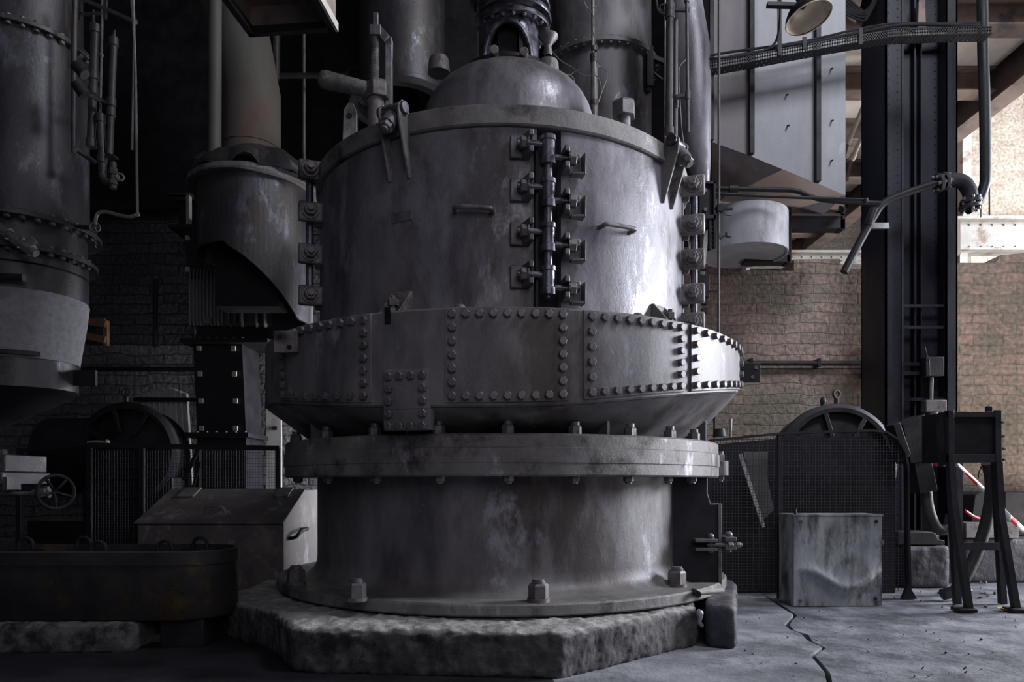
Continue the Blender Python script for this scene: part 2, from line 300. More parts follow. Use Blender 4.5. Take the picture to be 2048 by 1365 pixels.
# low girders over the partition wall
def girder(nm, x0, x1, y0, y1, Y, ma, label):
    za, zb = wz(y1, Y), wz(y0, Y); xa, xb = wx(x0, Y), wx(x1, Y); b = MB()
    b.bb(xa, xb, Y, Y+.2, za, za+.03); b.bb(xa, xb, Y, Y+.2, zb-.03, zb); b.bb(xa, xb, Y+.09, Y+.11, za, zb)
    n = int((xb-xa)/.12)
    for i in range(n): b.ball((xa+.06+i*.12, Y+.088, za+.06), .011, 8); b.ball((xa+.06+i*.12, Y+.088, zb-.06), .011, 8)
    g_ = b.build(nm, ma, label=label, cat='girder', bevel=.004)
    for x in (xa+.05, xb-.1): MB().bb(x, x+.08, Y+.04, Y+.16, -.01, za).build('post', ma, g_)
girder('plate_girder', 1915, 2330, 432, 500, 7.4, 'offwhite', 'pale riveted plate girder crossing behind the column just over the brick wall')
girder('plate_girder', 1480, 1930, 500, 528, 8.6, 'offwhite', 'pale low girder just over the brick wall left of the column')
b = MB(); Yp = 8.2; b.bb(wx(1925, Yp), wx(1943, Yp), Yp, Yp+.12, 0, wz(245, Yp)); b.build('steel_post', 'offwhite', label='pale steel post standing behind the column beside the diagonal edge beam', cat='post', bevel=.004)
b = MB(); Yp = 9.0; b.bb(wx(1985, Yp), wx(2200, Yp), Yp+.5, Yp+.55, wz(432, Yp), wz(402, Yp)); b.build('notice_board', 'white', label='plain white panel on the far wall above the pale girder', cat='panel')
# plinth
def pz(px, py, z): Y = (H-z)*F/(py-HY); return Vector(((px-1024)*Y/F, Y, z))
def rough(b, nm, ma, parent=None, vox=.014, amp=.02, sc=.09, **kw):
    o = b.build(nm, ma, parent, bevel=.028, **kw); o.modifiers['bevel'].segments = 3
    r = o.modifiers.new('remesh', 'REMESH'); r.mode = 'VOXEL'; r.voxel_size = vox; r.use_smooth_shade = True
    for k, (s_, a_) in enumerate(((sc, amp), (sc*.3, amp*.6))):
        t = bpy.data.textures.new(nm+'_relief', 'CLOUDS'); t.noise_scale = s_; t.noise_depth = 3
        d = o.modifiers.new('relief', 'DISPLACE'); d.texture = t; d.strength = a_; d.mid_level = .55; d.texture_coords = 'LOCAL'
    return o
Zq = .176
poly = [pz(1398, 1212, Zq), pz(1126, 1264, Zq), pz(585, 1254, Zq), pz(545, 1221, Zq), Vector((-1.40, 3.42, Zq)), Vector((-1.40, 4.08, Zq)), Vector((-1.30, 4.14, Zq)), Vector((-1.30, 5.2, Zq)), Vector((1.15, 5.2, Zq)), Vector((1.05, 3.9, Zq)), Vector((.86, 3.5, Zq))]
b = MB().prism([Vector((v.x, v.y, -.01)) for v in poly], (0, 0, Zq+.008))
pln = rough(b, 'concrete_plinth', 'conc', None, .011, .024, .07, label='broad chipped concrete plinth under the big drum mill', cat='plinth')
b = MB().prism([Vector(v) for v in ((.845, 3.16, -.01), (.965, 3.10, -.01), (1.2, 3.84, -.01), (1.26, 4.5, -.01), (1.12, 4.5, -.01), (1.03, 3.88, -.01))], (0, 0, .20))
rough(b, 'corner_block', 'darkconc', pln, label='blackened broken corner block')
# ------------------------------------------------------------------ the grinding mill
D = 4.1; X0 = (1005-1024)*D/F; CM = Vector((X0, D, 0))
def rad(hw, d=D): return d*sin(math.atan(hw/F))
def ang(px, r):
    t = (px-1024)/F; lo, hi = -math.acos(r/D), math.acos(r/D)
    for _ in range(50):
        a = (lo+hi)/2
        if (X0+r*sin(a))/(D-r*cos(a)) < t: lo = a
        else: hi = a
    return (lo+hi)/2
def zz(py, a, r): return H+(HY-py)*(D-r*cos(a))/F
def cp(a, r, z): return CM+Vector((r*sin(a), -r*cos(a), z))
def nrm(a): return Vector((sin(a), -cos(a), 0))
def tan_(a): return Vector((cos(a), sin(a), 0))
def lf(a, r, z):   # local frame: x tangent, y outward, z up
    t, n = tan_(a), nrm(a); o = cp(a, r, z)
    return Matrix(((t.x, n.x, 0, o.x), (t.y, n.y, 0, o.y), (0, 0, 1, o.z), (0, 0, 0, 1)))
def outrot(a): return Euler((pi/2, 0, a))      # local +Z -> outward
ZP, ZPT = .182, .235                            # plinth top, base plate top
R_base, R_low, R_fl, R_ring, R_up, R_lid = rad(450), rad(369), rad(436), rad(473), rad(364), rad(372)
ZF0, ZF1 = zz(953, 0, R_fl), zz(866, 0, R_fl)
ZR0, ZR1 = zz(812, 0, R_ring), zz(612, 0, R_ring)
ZU1 = 2.255; ZL1 = 2.345
def interp(tab, x):
    if x <= tab[0][0]: return tab[0][1]
    for (a, ya), (b_, yb) in zip(tab, tab[1:]):
        if x <= b_: t = (x-a)/(b_-a); return ya+(yb-ya)*t
    return tab[-1][1]
_tb = []
for px_, y_ in ((548, 806), (640, 811), (741, 813), (900, 813), (1040, 812), (1138, 809), (1260, 799), (1370, 790), (1440, 786), (1484, 785)):
    a_ = ang(px_, R_ring); _tb.append((a_, zz(y_, a_, R_ring)))
_tb = [(-pi, 1.12), (_tb[0][0]-.3, _tb[0][1]+.01)]+_tb+[(_tb[-1][0]+.3, _tb[-1][1]+.01), (pi, 1.12)]
def zrb(a): return sum(interp(_tb, a+d) for d in (-.08, -.04, 0, .04, .08))/5      # underside of the ring, rising to the sides
def vlathe(b, prof, n=96, a0=-pi, a1=pi, loop=True):
    full = a1-a0 > 6.2; cnt = n if full else n+1; rows = [prof(a0+(a1-a0)*i/n) for i in range(cnt)]; k = len(rows[0])
    vs = [cp(a0+(a1-a0)*i/n, r, z) for i in range(cnt) for r, z in rows[i]]; fs = []
    for i in range(n):
        j = (i+1) % cnt
        for q in range(k if loop else k-1): q2 = (q+1) % k; fs.append((i*k+q, j*k+q, j*k+q2, i*k+q2))
    if not full and loop: fs += [tuple(range(k)), tuple(n*k+q for q in range(k-1, -1, -1))]
    return b.add(vs, fs)
mill = thing('grinding_mill', 'huge grey riveted steel drum mill with domed top standing on the concrete plinth', 'mill', (X0, D, ZP))
# base plate and anchor bolts
b = MB().lathe([(.9, ZP), (R_base-.01, ZP), (R_base, ZP+.008), (R_base, ZPT-.008), (R_base-.008, ZPT), (.9, ZPT+.004)], CM, 128, loop=True)
b.build('base_plate', 'cast', mill)
nutm = MB(); nutm.cyl((0, 0, -.004), (0, 0, .012), .047, n=24); nutm.hexn((0, 0, .010), (0, 0, 1), .043, .062); nutm.cyl((0, 0, .06), (0, 0, .083), .029, n=20); nutm.cyl((0, 0, .083), (0, 0, .090), .024, n=20)
anut = nutm.mesh('anchor_nut', 'bolt')
for px, py in ((712, 1202), (1077, 1204), (1354, 1174), (592, 1170)):
    Yc = (H-ZPT)*F/(py-HY); inst('anchor_nut', anut, mill, ((px-1024)*Yc/F, Yc, ZPT+.003), (0, 0, random.random()))
# lower drum with a flared foot
pr = [(R_low+.085, ZPT), (R_low+.05, ZPT+.012), (R_low+.022, ZPT+.03), (R_low+.006, ZPT+.06), (R_low, ZPT+.10), (R_low, ZF0+.01), (.8, ZF0+.01), (.8, ZPT)]
MB().lathe(pr, CM, 128, loop=True).build('lower_drum', 'mill', mill)
# side access door frame
a = ang(1341, R_low); pt = cp(a, R_low, 0)
b = MB(); Yd = pt.y+.02; xr = (1437-1024)*Yd/F; xm = (1420-1024)*Yd/F
zt = ZF0; zk = H-(1008-HY)*Yd/F
b.prism([(pt.x-.02, Yd, ZPT), (xr, Yd, ZPT), (xr, Yd, zk), (xm+.005, Yd, zk), (xm-.01, Yd, zk+.05), (xm-.01, Yd, zt), (pt.x-.02, Yd, zt)], (0, .5, 0))
b.build('door_frame', 'dark', mill, bevel=.006)
b = MB().bb(xr-.004, xr+.014, Yd-.012, Yd+.5, ZPT-.01, zk); b.build('door_edge_plate', 'cast', mill, bevel=.003)
# latch on the side door
b = MB(); zl = H-(1088-HY)*Yd/F
for z0, z1 in ((zl+.012, zl+.028), (zl-.03, zl-.014)):
    b.bb(xr-.13, xr-.025, Yd-.075, Yd, z0, z1); b.bb(xr+.016, xr+.07, Yd-.06, Yd+.05, z0+.004, z1+.008)
b.cyl((xr-.05, Yd-.04, zl-.04), (xr-.05, Yd-.04, zl+.035), .012); b.ball((xr-.05, Yd-.04, zl+.037), .018); b.cyl((xr+.045, Yd-.02, zl-.04), (xr+.045, Yd-.02, zl+.045), .012); b.ball((xr+.045, Yd-.02, zl+.045), .018)
b.cyl((xr-.07, Yd-.045, zl-.002), (xr+.10, Yd-.045, zl-.002), .009); b.hexn((xr+.03, Yd-.045, zl-.002), (1, 0, 0), .022, .026); b.hexn((xr+.072, Yd-.045, zl-.002), (1, 0, 0), .016, .02)
b.build('door_latch', 'bolt', mill, bevel=.002)
# flange
b = MB(); r = R_fl; z = lambda t: ZF0+(ZF1-ZF0)*t
b.lathe([(.82, z(0)), (r-.012, z(0)), (r-.004, z(.04)), (r-.004, z(.30)), (r, z(.32)), (r, z(.66)), (r-.006, z(.68)), (r-.006, z(.96)), (r-.014, z(1)), (.82, z(1))], CM, 160, loop=True)
b.build('main_flange', 'cast', mill)
fb = MB(); fb.hexn((0, 0, 0), (0, 0, 1), .028, .036); fb.cyl((0, 0, .036), (0, 0, .052), .019, n=16); fm = fb.mesh('flange_bolt', 'bolt')
fb = MB(); fb.hexn((0, 0, 0), (0, 0, -1), .024, .022); fb.cyl((0, 0, -.022), (0, 0, -.03), .016, n=14); fm2 = fb.mesh('flange_nut', 'bolt')
for px in (592, 653, 750, 877, 1016, 1150, 1260, 1340, 1388):
    a = ang(px, R_fl-.045); inst('flange_bolt', fm, mill, cp(a, R_fl-.045, ZF1), (0, 0, random.random()))
    inst('flange_nut', fm2, mill, cp(a, R_fl-.055, ZF0), (0, 0, random.random()))
# ear of the flange at the right
a = R(66); b = MB(); m = lf(a, R_fl, 0)
pe = P(1440, 967, D-.1); pe.z = 0; Ye = D-.1
b.cyl((pe.x, Ye, ZF0+.012), (pe.x, Ye, ZF0+.095), .045, n=24); b.bb(pe.x-.12, pe.x, Ye-.045, Ye+.045, ZF0+.012, ZF0+.095); b.build('flange_ear', 'cast', mill, bevel=.004)
inst('flange_bolt', fm, mill, (pe.x, Ye, ZF0+.096), (0, 0, .3)); inst('flange_nut', fm2, mill, (pe.x, Ye, ZF0+.011))
# cone, ring and their bolted cover plates
Rc = rad(372)
vlathe(MB(), lambda a: [(R_ring-.012, zrb(a)-.006), (Rc, ZF1), (Rc-.04, ZF1), (R_ring-.08, zrb(a)+.02)], 160).build('cone_shell', 'mill', mill)
vlathe(MB(), lambda a: [(R_ring-.30, ZR1-.02), (R_ring-.012, ZR1), (R_ring, ZR1-.01), (R_ring, zrb(a)+.004), (R_ring-.010, zrb(a)-.004), (R_ring-.08, zrb(a)+.03), (R_ring-.08, ZR1-.03), (R_ring-.30, ZR1-.06)], 160).build('ring_shell', 'mill', mill)
def gusset(px):
    r0 = Rc+.005; a = ang(px, R_fl-.05); m = lf(a, 0, 0); b = MB()
    rr = R_fl-.05; zc = ZF1+(zrb(a)-ZF1)*(rr-Rc)/(R_ring-Rc)
    b.prism([m @ Vector((-.006, Rc-.01, ZF1)), m @ Vector((-.006, rr, ZF1)), m @ Vector((-.006, rr, zc+.02)), m @ Vector((-.006, Rc-.01, ZF1+.01))], tan_(a)*.012); b.build('gusset_plate', 'mill', mill)
for px in (1217, 1412, 815, 622): gusset(px)
hb = MB(); hb.hexn((0, 0, 0), (0, 0, 1), .0175, .019, rot=.2); hbm = hb.mesh('plate_bolt', 'bolt')
def arcplate(b, a0, a1, r0, r1, z0, z1, n=24): return b.lathe([(r0, z0), (r1-.003, z0), (r1, z0+.003), (r1, z1-.003), (r1-.003, z1), (r0, z1)], CM, n, a0, a1, loop=True)
def cover(x0, x1, zt, zb, nt, nb, left, right, last=(), lz=None, stuffb=False):
    Rp = R_ring+.009; a0, a1 = ang(x0, Rp), (x1 if x1 < 3 else ang(x1, Rp))
    b = MB(); pb_ = (lambda a: zb) if zb is not None else (lambda a: zrb(a)+.012)
    vlathe(b, lambda a: [(R_ring-.005, pb_(a)), (Rp-.003, pb_(a)), (Rp, pb_(a)+.003), (Rp, zt-.003), (Rp-.003, zt), (R_ring-.005, zt)], 24, a0, a1); p = b.build('cover_plate', 'mill', mill)
    e0, e1 = a0+.022, a1-.022; pts = []
    for i in range(nt): pts.append((e0+(e1-e0)*i/(nt-1), zt-.026))
    for i in range(nb): aa = e0+(e1-e0)*i/(nb-1); pts.append((aa, pb_(aa)+.026))
    for s, n in ((e0, left), (e1, right)):
        for i in range(n): pts.append((s, pb_(s)+.026+(zt-pb_(s)-.052)*(i+1)/(n+1)))
    if stuffb:
        sb = MB()
        for a, z in pts: sb.hexn(cp(a, Rp, z), nrm(a), .0175, .019)
        sb.build('plate_bolts', 'bolt', p, kind='stuff')
    else:
        for a, z in pts: inst('plate_bolt', hbm, p, cp(a, Rp, z), outrot(a))
    return p
ZPA, ZPB = ZR1-.006, None
cover(891, 1138, ZPA, ZPB, 9, 9, 5, 5)
cover(1169, 1369, ZPA, ZPB, 9, 9, 4, 4)
cover(1383, 1486, ZPA, ZPB, 9, 9, 3, 2)
cover(562, 741, ZPA, ZPB, 10, 9, 5, 5, stuffb=True)
# the tall small plate standing over the cone
a0, a1 = ang(766, R_ring+.02), ang(858, R_ring+.02); b = MB(); zt, zb = zz(742, a0, R_ring), ZR0-.01
arcplate(b, a0, a1, R_ring-.005, R_ring+.014, zb, zt, 10)
m0 = [cp(a0, R_ring+.014, zb), cp(a1, R_ring+.014, zb), cp(a1, R_ring+.014, ZF1+.008), cp(a0, R_ring+.014, ZF1+.008)]
b.prism([q for q in m0], -nrm((a0+a1)/2)*.05)
p = b.build('cover_plate', 'mill', mill)
for i in range(4): inst('plate_bolt', hbm, p, cp(a0+.02+(a1-a0-.04)*i/3, R_ring+.014, zt-.028), outrot(a0))
for i in range(4): inst('plate_bolt', hbm, p, cp(a0+.02+(a1-a0-.04)*i/3, R_ring+.014, ZF1+.022), outrot(a0))
for k in range(1, 4):
    for aa in (a0+.02, a1-.02): inst('plate_bolt', hbm, p, cp(aa, R_ring+.014, zt-.028-(zt-ZF1-.05)*k/4), outrot(aa))
# lifting lug plates either side of the ring
b = MB(); ax = ang(572, R_ring); q = P(572, 684, cp(ax, R_ring, 0).y-.12)
m = Matrix.Translation(q) @ Matrix.Rotation(-.12, 4, 'Z'); b.bb(-.055, .055, -.006, .012, -.048, .048, m); lug = b.build('lug_plate', 'cast', mill, bevel=.003)
for dx, dz in ((-.025, .02), (.018, -.026)): b = MB().cyl(m @ Vector((dx, -.008, dz)), m @ Vector((dx, .0, dz)), .011, n=16); b.build('bolt_hole', 'black', lug)
b = MB(); q = P(1505, 746, D+.1); b.bb(q.x-.09, q.x+.045, q.y, q.y+.02, q.z-.055, q.z+.055); lug = b.build('lug_plate', 'dark', mill, bevel=.003)
for dx, dz in ((.02, .03), (.0, -.025)): MB().cyl((q.x+dx, q.y-.006, q.z+dz), (q.x+dx, q.y, q.z+dz), .011, n=16).build('bolt_hole', 'bolt', lug)
# slot and small brackets on the ring top
# upper drum: two door shells with a dark gap
ga0, ga1 = ang(1074, R_up), ang(1122, R_up)
def shell(a0, a1, nm): 
    b = MB(); b.lathe([(R_up-.05, ZR1-.05), (R_up, ZR1-.05), (R_up, ZU1-.004), (R_up-.004, ZU1), (R_up-.05, ZU1)], CM, 80, a0, a1, loop=True); return b.build(nm, 'mill_shell', mill)
d1 = shell(-2.0, ga0, 'door_shell'); d2 = shell(ga1, 2.0, 'door_shell')
MB().lathe([(R_up-.09, ZR1-.05), (R_up-.055, ZR1-.05), (R_up-.055, ZU1), (R_up-.09, ZU1)], CM, 96, loop=True).build('inner_shell', 'dark', mill)
# lid: overhanging lip and gently rising deck
MB().lathe([(.3, ZU1), (R_lid-.008, ZU1), (R_lid, ZU1+.006), (R_lid, ZL1-.006), (R_lid-.008, ZL1), (.3, ZL1+.03)], CM, 160, loop=True).build('lid', 'cast', mill)
XD = (1016-1024)*D/F; CD = Vector((XD, D, 0)); RD = .492
pd = [(.2, 2.33), (RD+.012, 2.35), (RD, 2.40), (RD, 2.69), (.482, 2.76), (.466, 2.81), (.442, 2.855), (.408, 2.90), (.36, 2.94), (.30, 2.97), (.22, 2.992), (.1, 3.0)]
pd = [(r, z) for r, z in pd]
sm = []
MB().lathe(pd, CD, 128).build('dome', 'mill_shell', mill, sharp=60)
# bosses on the dome
bo = MB(); bo.cyl((0, 0, 0), (0, 0, .075), .062, .055, n=28); bo.cyl((0, 0, .075), (0, 0, .085), .05, n=28); bm_ = bo.mesh('dome_boss', 'mill')
for px, py, Y in ((1096, 150, 3.82), (878, 142, 4.0)):
    q = P(px, py, Y); inst('dome_boss', bm_, mill, q-Vector((0, 0, .015)))
# neck on the dome: flange plate, arched yoke, shaft and tilted ring flanges
CN = Vector((XD+.0, D-.02, 0)); nk = .172
b = MB().lathe([(.05, 2.98), (.27, 2.98), (.275, 2.986), (.275, 3.002), (.24, 3.02), (.2, 3.05), (.05, 3.05)], CN, 64, loop=True); b.build('neck_base', 'dark', mill)
for px, py in ((988, 98), (1048, 102)):
    q = P(px, py, 3.72); b = MB().cyl(q, q+Vector((0, .18, .01)), .023, n=20); b.build('neck_stud', 'bolt', mill, bevel=.003)
b = MB()   # yoke: a tube wall with an arched opening toward the camera
z0, z1 = 3.03, 3.42; n = 64; th = .028
def yk(a): 
    t = abs(((a+pi) % (2*pi))-pi); return z0 if t > .82 else z0+.20*sqrt(max(0, 1-(t/.82)**2))
pf = []
for i in range(n):
    aa = 2*pi*i/n; bb_ = 2*pi*(i+1)/n
    for k in range(6):
        zA = [yk(aa)+(z1-yk(aa))*k/6, yk(aa)+(z1-yk(aa))*(k+1)/6]; zB = [yk(bb_)+(z1-yk(bb_))*k/6, yk(bb_)+(z1-yk(bb_))*(k+1)/6]
        f = lambda a_, r_, z_: CN+Vector((r_*sin(a_), -r_*cos(a_), z_))
        b.add([f(aa, nk, zA[0]), f(bb_, nk, zB[0]), f(bb_, nk, zB[1]), f(aa, nk, zA[1])], [(0, 1, 2, 3)])
        b.add([f(aa, nk-th, zA[0]), f(bb_, nk-th, zB[0]), f(bb_, nk-th, zB[1]), f(aa, nk-th, zA[1])], [(3, 2, 1, 0)])
    b.add([f(aa, nk, yk(aa)), f(bb_, nk, yk(bb_)), f(bb_, nk-th, yk(bb_)), f(aa, nk-th, yk(aa))], [(3, 2, 1, 0)])
b.build('neck_yoke', 'shaft', mill, sharp=50)
arch = [CN+Vector((sin(t*.82)*(nk+.006), -cos(t*.82)*(nk+.006), z0+.20*sqrt(max(0, 1-t*t)))) for t in [sin(k/16*pi/2) for k in range(-16, 17)]]
MB().tube(arch, .014, 8, 0).build('yoke_rim', 'shaft', mill)
MB().bb(CN.x-.06, CN.x+.05, CN.y-.10, CN.y+.02, 3.05, 3.42).build('shaft_housing', 'black', mill, bevel=.006)
MB().bb(CN.x+.062, CN.x+.085, CN.y-.10, CN.y-.02, 3.05, 3.38).build('brass_strip', 'rod', mill, bevel=.002)
for dz, rr in ((3.27, .205), (3.33, .212), (3.40, .205)):
    b = MB().lathe([(nk, dz), (rr, dz), (rr+.004, dz+.006), (rr, dz+.026), (nk, dz+.03)], CN+Vector((.03, 0, 0)), 64, loop=True); o = b.build('neck_flange', 'shaft', mill)
for k in range(-3, 8):
    aa = k*.32; inst('neck_bolt', fm2, mill, CN+Vector((.03+.19*sin(aa), -.19*cos(aa), 3.27)), scale=(.5, .5, .5))
MB().lathe([(.19, 3.42), (.22, 3.46), (.22, 3.72), (.16, 3.78)], CN, 48).build('gear_head', 'dark', mill)
# strainer shaped breather on the dome boss
q = P(1096, 112, 3.82); b = MB().lathe([(.02, 0), (.024, .02), (.018, .05), (.03, .07), (.052, .095), (.054, .105), (.03, .115), (.012, .12), (.004, .15)], q-Vector((0, 0, .0)), 24); b.build('breather_cap', 'bolt', mill)
# centre hinge column with swing bolts
ac = ang(1098, R_up+.07); Rh = R_up+.055
rod = MB().cyl(cp(ac, Rh, zz(598, ac, Rh)), cp(ac, Rh, zz(272, ac, Rh)), .0185, n=20); hinge = rod.build('hinge_pin', 'shaft', mill)
MB().bb(-.05, -.038, -.09, -.02, ZR1-.02, ZU1-.07, lf(ac, Rh, 0)).build('hinge_backing_strip', 'dark', mill)
def sleeve(z0, z1, r0=.029):
    b = MB(); b.lathe([(.015, z0), (r0+.006, z0), (r0+.006, z0+.03), (r0, z0+.034), (r0, z1-.02), (r0+.005, z1-.018), (r0+.005, z1), (.015, z1)], cp(ac, Rh, 0), 24, loop=True)
    b.build('hinge_sleeve', 'shaft', hinge)
def swing(z, s, a=ac, inner=.028):
    """swing bolt with its forked lug; s=-1 left side, +1 right side"""
    m = lf(a, R_up, z); b = MB()
    T = lambda x, y, zc: m @ Vector((x*s, y, zc))
    b.add([m @ Vector((x*s, y, q)) for q in (-.048, .048) for y in (-.004, .016) for x in (.075, .155)], [(0, 2, 3, 1), (4, 5, 7, 6), (0, 1, 5, 4), (2, 6, 7, 3), (0, 4, 6, 2), (1, 3, 7, 5)])
    for zc in (-.034, .034):      # fork prongs, sloping off to the drum
        b.prism([T(.068, 0, zc-.014), T(.068, .082, zc-.010), T(.088, .082, zc-.010), T(.112, .0, zc-.014)], (0, 0, .026))
    if s > 0:
        b.prism([T(.158, 0, -.062), T(.158, .062, -.062), T(.158, .066, .03), T(.158, 0, .036)], tan_(a)*.009*s)
        b.prism([T(.105, .012, -.062), T(.105, .05, -.062), T(.16, .062, -.062), T(.16, .012, -.062)], (0, 0, .012))
    lug = b.build('fork_lug', 'bolt' if s > 0 else 'mill', mill, bevel=.004)
    b = MB().cyl(T(inner, .055, 0), T(.135, .055, 0), .0145, n=16); b.cyl(T(.085, .055, 0), T(.093, .055, 0), .031, n=24)
    sb = b.build('swing_bolt', 'shaft', mill)
    b = MB().hexn(T(.093, .055, 0), tan_(a)*s, .027, .03); b.build('nut', 'bolt', sb)
for y in (290, 376, 465, 551):
    z = zz(y, ac, Rh); swing(z, -1); swing(z-.052*1.0, 1); sleeve(z-.085, z+.035)
# side clamp columns at the two silhouettes
def sideclamp(a, s, ys):
    b = MB(); Rr = R_up+.055
    for y in ys:
        z = zz(y, a, Rr); m = lf(a, R_up, z); b = MB()
        T = lambda x, yy, zc: m @ Vector((x*s, yy, zc))
        def bx(x0, x1, y0, y1, z0, z1): b.add([T(x, yy, q) for q in (z0, z1) for yy in (y0, y1) for x in (x0, x1)], [(0, 2, 3, 1), (4, 5, 7, 6), (0, 1, 5, 4), (2, 6, 7, 3), (0, 4, 6, 2), (1, 3, 7, 5)])
        bx(.03, .075, -.03, .115, -.05, .05); bx(-.03, .03, -.02, .03, -.056, .056); bx(.075, .10, -.02, .0, -.05, .05)
        lug = b.build('clamp_lug', 'cast', mill, bevel=.01)
        b = MB().cyl(T(.07, .058, 0), T(.084, .058, 0), .043, n=28); b.cyl(T(.084, .058, 0), T(.135, .058, 0), .018, n=16); sb = b.build('clamp_bolt', 'bolt', lug, bevel=.002)
        MB().hexn(T(.084, .058, 0), tan_(a)*s, .034, .032).build('nut', 'bolt', lug)
    r0 = cp(a, Rr, 0); MB().cyl(r0+Vector((0, 0, zz(ys[-1], a, Rr)-.03)), r0+Vector((0, 0, zz(ys[0], a, Rr))), .02, n=16).build('clamp_rod', 'shaft', mill)
sideclamp(-R(70), 1, (350, 432, 515, 597))
sideclamp(R(71), -1, (380, 457, 525, 593, 650))
# grab handles
def grab(x0, x1, y0, y1):
    a0, a1 = ang(x0, R_up), ang(x1, R_up); z0, z1 = zz(y0, a0, R_up), zz(y1, a1, R_up)
    b = MB().tube([cp(a0, R_up-.005, z0), cp(a0+.002, R_up+.03, z0), cp(a0*.88+a1*.12, R_up+.045, z0*.88+z1*.12+.004), cp(a0*.12+a1*.88, R_up+.045, z1*.88+z0*.12+.004), cp(a1-.002, R_up+.03, z1), cp(a1, R_up-.005, z1)], .0105, 12, 6)
    b.build('grab_handle', 'bolt', mill)
grab(912, 985, 424, 426); grab(1198, 1258, 456, 466)
# name plate
a0, a1 = ang(786, R_up), ang(824, R_up); zn = zz(434, (a0+a1)/2, R_up)
b = MB().lathe([(R_up-.001, zn-.021), (R_up+.003, zn-.021), (R_up+.003, zn+.021), (R_up-.001, zn+.021)], CM, 6, a0, a1, loop=True); npl = b.build('name_plate', 'mill', mill)
q_ = [cp(a_, R_up+.004, z_) for a_, z_ in ((a0, zn-.021), (a1, zn-.021), (a1, zn+.021), (a0, zn+.021))]; b = MB()
for k in range(4): b.cyl(q_[k], q_[(k+1) % 4], .0012, n=6); b.ball(q_[k].lerp(q_[(k+2) % 4], .08), .003, 6)
b.build('plate_edge', 'bolt', npl)
# toggle brackets under the lid (cheeks, trunnion and spring bolt)
def toggle(px, py, tw=.05):
    a = ang(px, R_up); z = ZU1; m = lf(a, R_up, z); b = MB()
    for x in (-tw, tw):
        c = [m @ Vector((x-.006, -.02, -.19)), m @ Vector((x-.006, .012, -.19)), m @ Vector((x-.006, .085, .04)), m @ Vector((x-.006, .09, .10)), m @ Vector((x-.006, .06, .13)), m @ Vector((x-.006, .02, .12)), m @ Vector((x-.006, -.02, .04))]
        b.prism(c, tan_(a)*.012)
    br = b.build('toggle_bracket', 'cast', mill, bevel=.003)
    MB().cyl(m @ Vector((-tw-.02, .055, .095)), m @ Vector((tw+.02, .055, .095)), .027, n=20).build('trunnion_pin', 'shaft', br, bevel=.003)
    b = MB(); p0 = m @ Vector((0, .06, .06)); p1 = m @ Vector((0, .13, -.03)); dd = (p1-p0).normalized()
    b.cyl(p0, p0+dd*.06, .034, n=24); b.hexn(p0+dd*.058, dd, .03, .03); b.cyl(p0+dd*.085, p0+dd*.1, .018, n=16); b.build('spring_bolt', 'bolt', br)
toggle(800, 250); toggle(1333, 330)
# wedge brackets at the foot of the drum
def wedge(px):
    a = ang(px, R_up+.03); m = lf(a, R_up, ZR1); b = MB()
    for x in (-.05, .05): b.prism([m @ Vector((x-.005, -.02, .15)), m @ Vector((x-.005, .01, .15)), m @ Vector((x-.005, .12, .025)), m @ Vector((x-.005, .12, .0)), m @ Vector((x-.005, -.02, .0))], tan_(a)*.01)
    b.bb(-.05, .05, -.02, .012, .0, .15, m); b.bb(-.055, .055, .0, .12, .012, .026, m); br = b.build('wedge_bracket', 'cast', mill, bevel=.003)
    b = MB(); q = m @ Vector((0, .07, .02)); b.cyl(q, q+Vector((0, 0, .10)), .013, n=14); b.hexn(q+Vector((0, 0, .055)), (0, 0, 1), .026, .03); b.build('eye_bolt', 'bolt', br)
wedge(797); wedge(1326)
for px in (920, 1275):
    a = ang(px, R_ring-.1); q = cp(a, R_ring-.1, ZR1-.02); MB().ball(q+Vector((0, 0, .01)), .035, 14, (1, 1, 1.3)).build('ring_stud', 'bolt', mill)
a = ang(776, R_ring); m = lf(a, R_ring, ZR1); MB().bb(-.013, .013, -.02, .004, -.055, .012, m).build('ring_notch', 'black', mill)
# lifting lug with hole at the lid edge
q = P(699, 240, 3.55); b = MB(); b.prism([q+Vector((-.035, 0, -.10)), q+Vector((.035, 0, -.10)), q+Vector((.035, 0, .04)), q+Vector((.018, 0, .085)), q+Vector((-.008, 0, .085)), q+Vector((-.03, 0, .05))], (.0, .03, 0)); lug = b.build('lifting_lug', 'cast', mill, bevel=.003)
MB().cyl(q+Vector((0, -.003, .02)), q+Vector((0, .0, .02)), .014, n=16).build('lug_hole', 'black', lug)
# jacking screw with its lever arm, left on the lid
Yj = 3.62; q = P(752, 255, Yj); zt = lambda y: H+(HY-y)*Yj/F
b = MB().cyl((q.x, Yj, ZL1-.02), (q.x, Yj, zt(192)), .042, n=28); jk = b.build('jack_stem', 'cast', mill)
b = MB().hexn((q.x+.008, Yj, zt(200)), (0, 0, 1), .066, .085, rot=.35); b.build('jack_nut', 'bolt', mill, bevel=.003)
b = MB(); zc = zt(165); L0 = zt(60)
prof = [(.02, zc), (.02, zc+.001)]; k = 0
while zc+k*.009 < L0: prof += [(.019, zc+k*.009), (.0225, zc+k*.009+.0045)]; k += 1
b.lathe(prof+[(.019, L0), (.001, L0)], (q.x-.005, Yj, 0), 16); b.build('threaded_screw', 'cast', mill, sharp=10)
b = MB().bb(q.x-.028, q.x+.028, Yj-.028, Yj+.028, zt(75), zt(55)); b.bb(q.x-.014, q.x+.012, Yj-.012, Yj+.012, zt(55), zt(27)); b.bar((q.x+.01, Yj, zt(60)), (q.x+.055, Yj, zt(80)), .04, .03, (0, 1, 0)); b.build('screw_head', 'bolt', mill, bevel=.003)
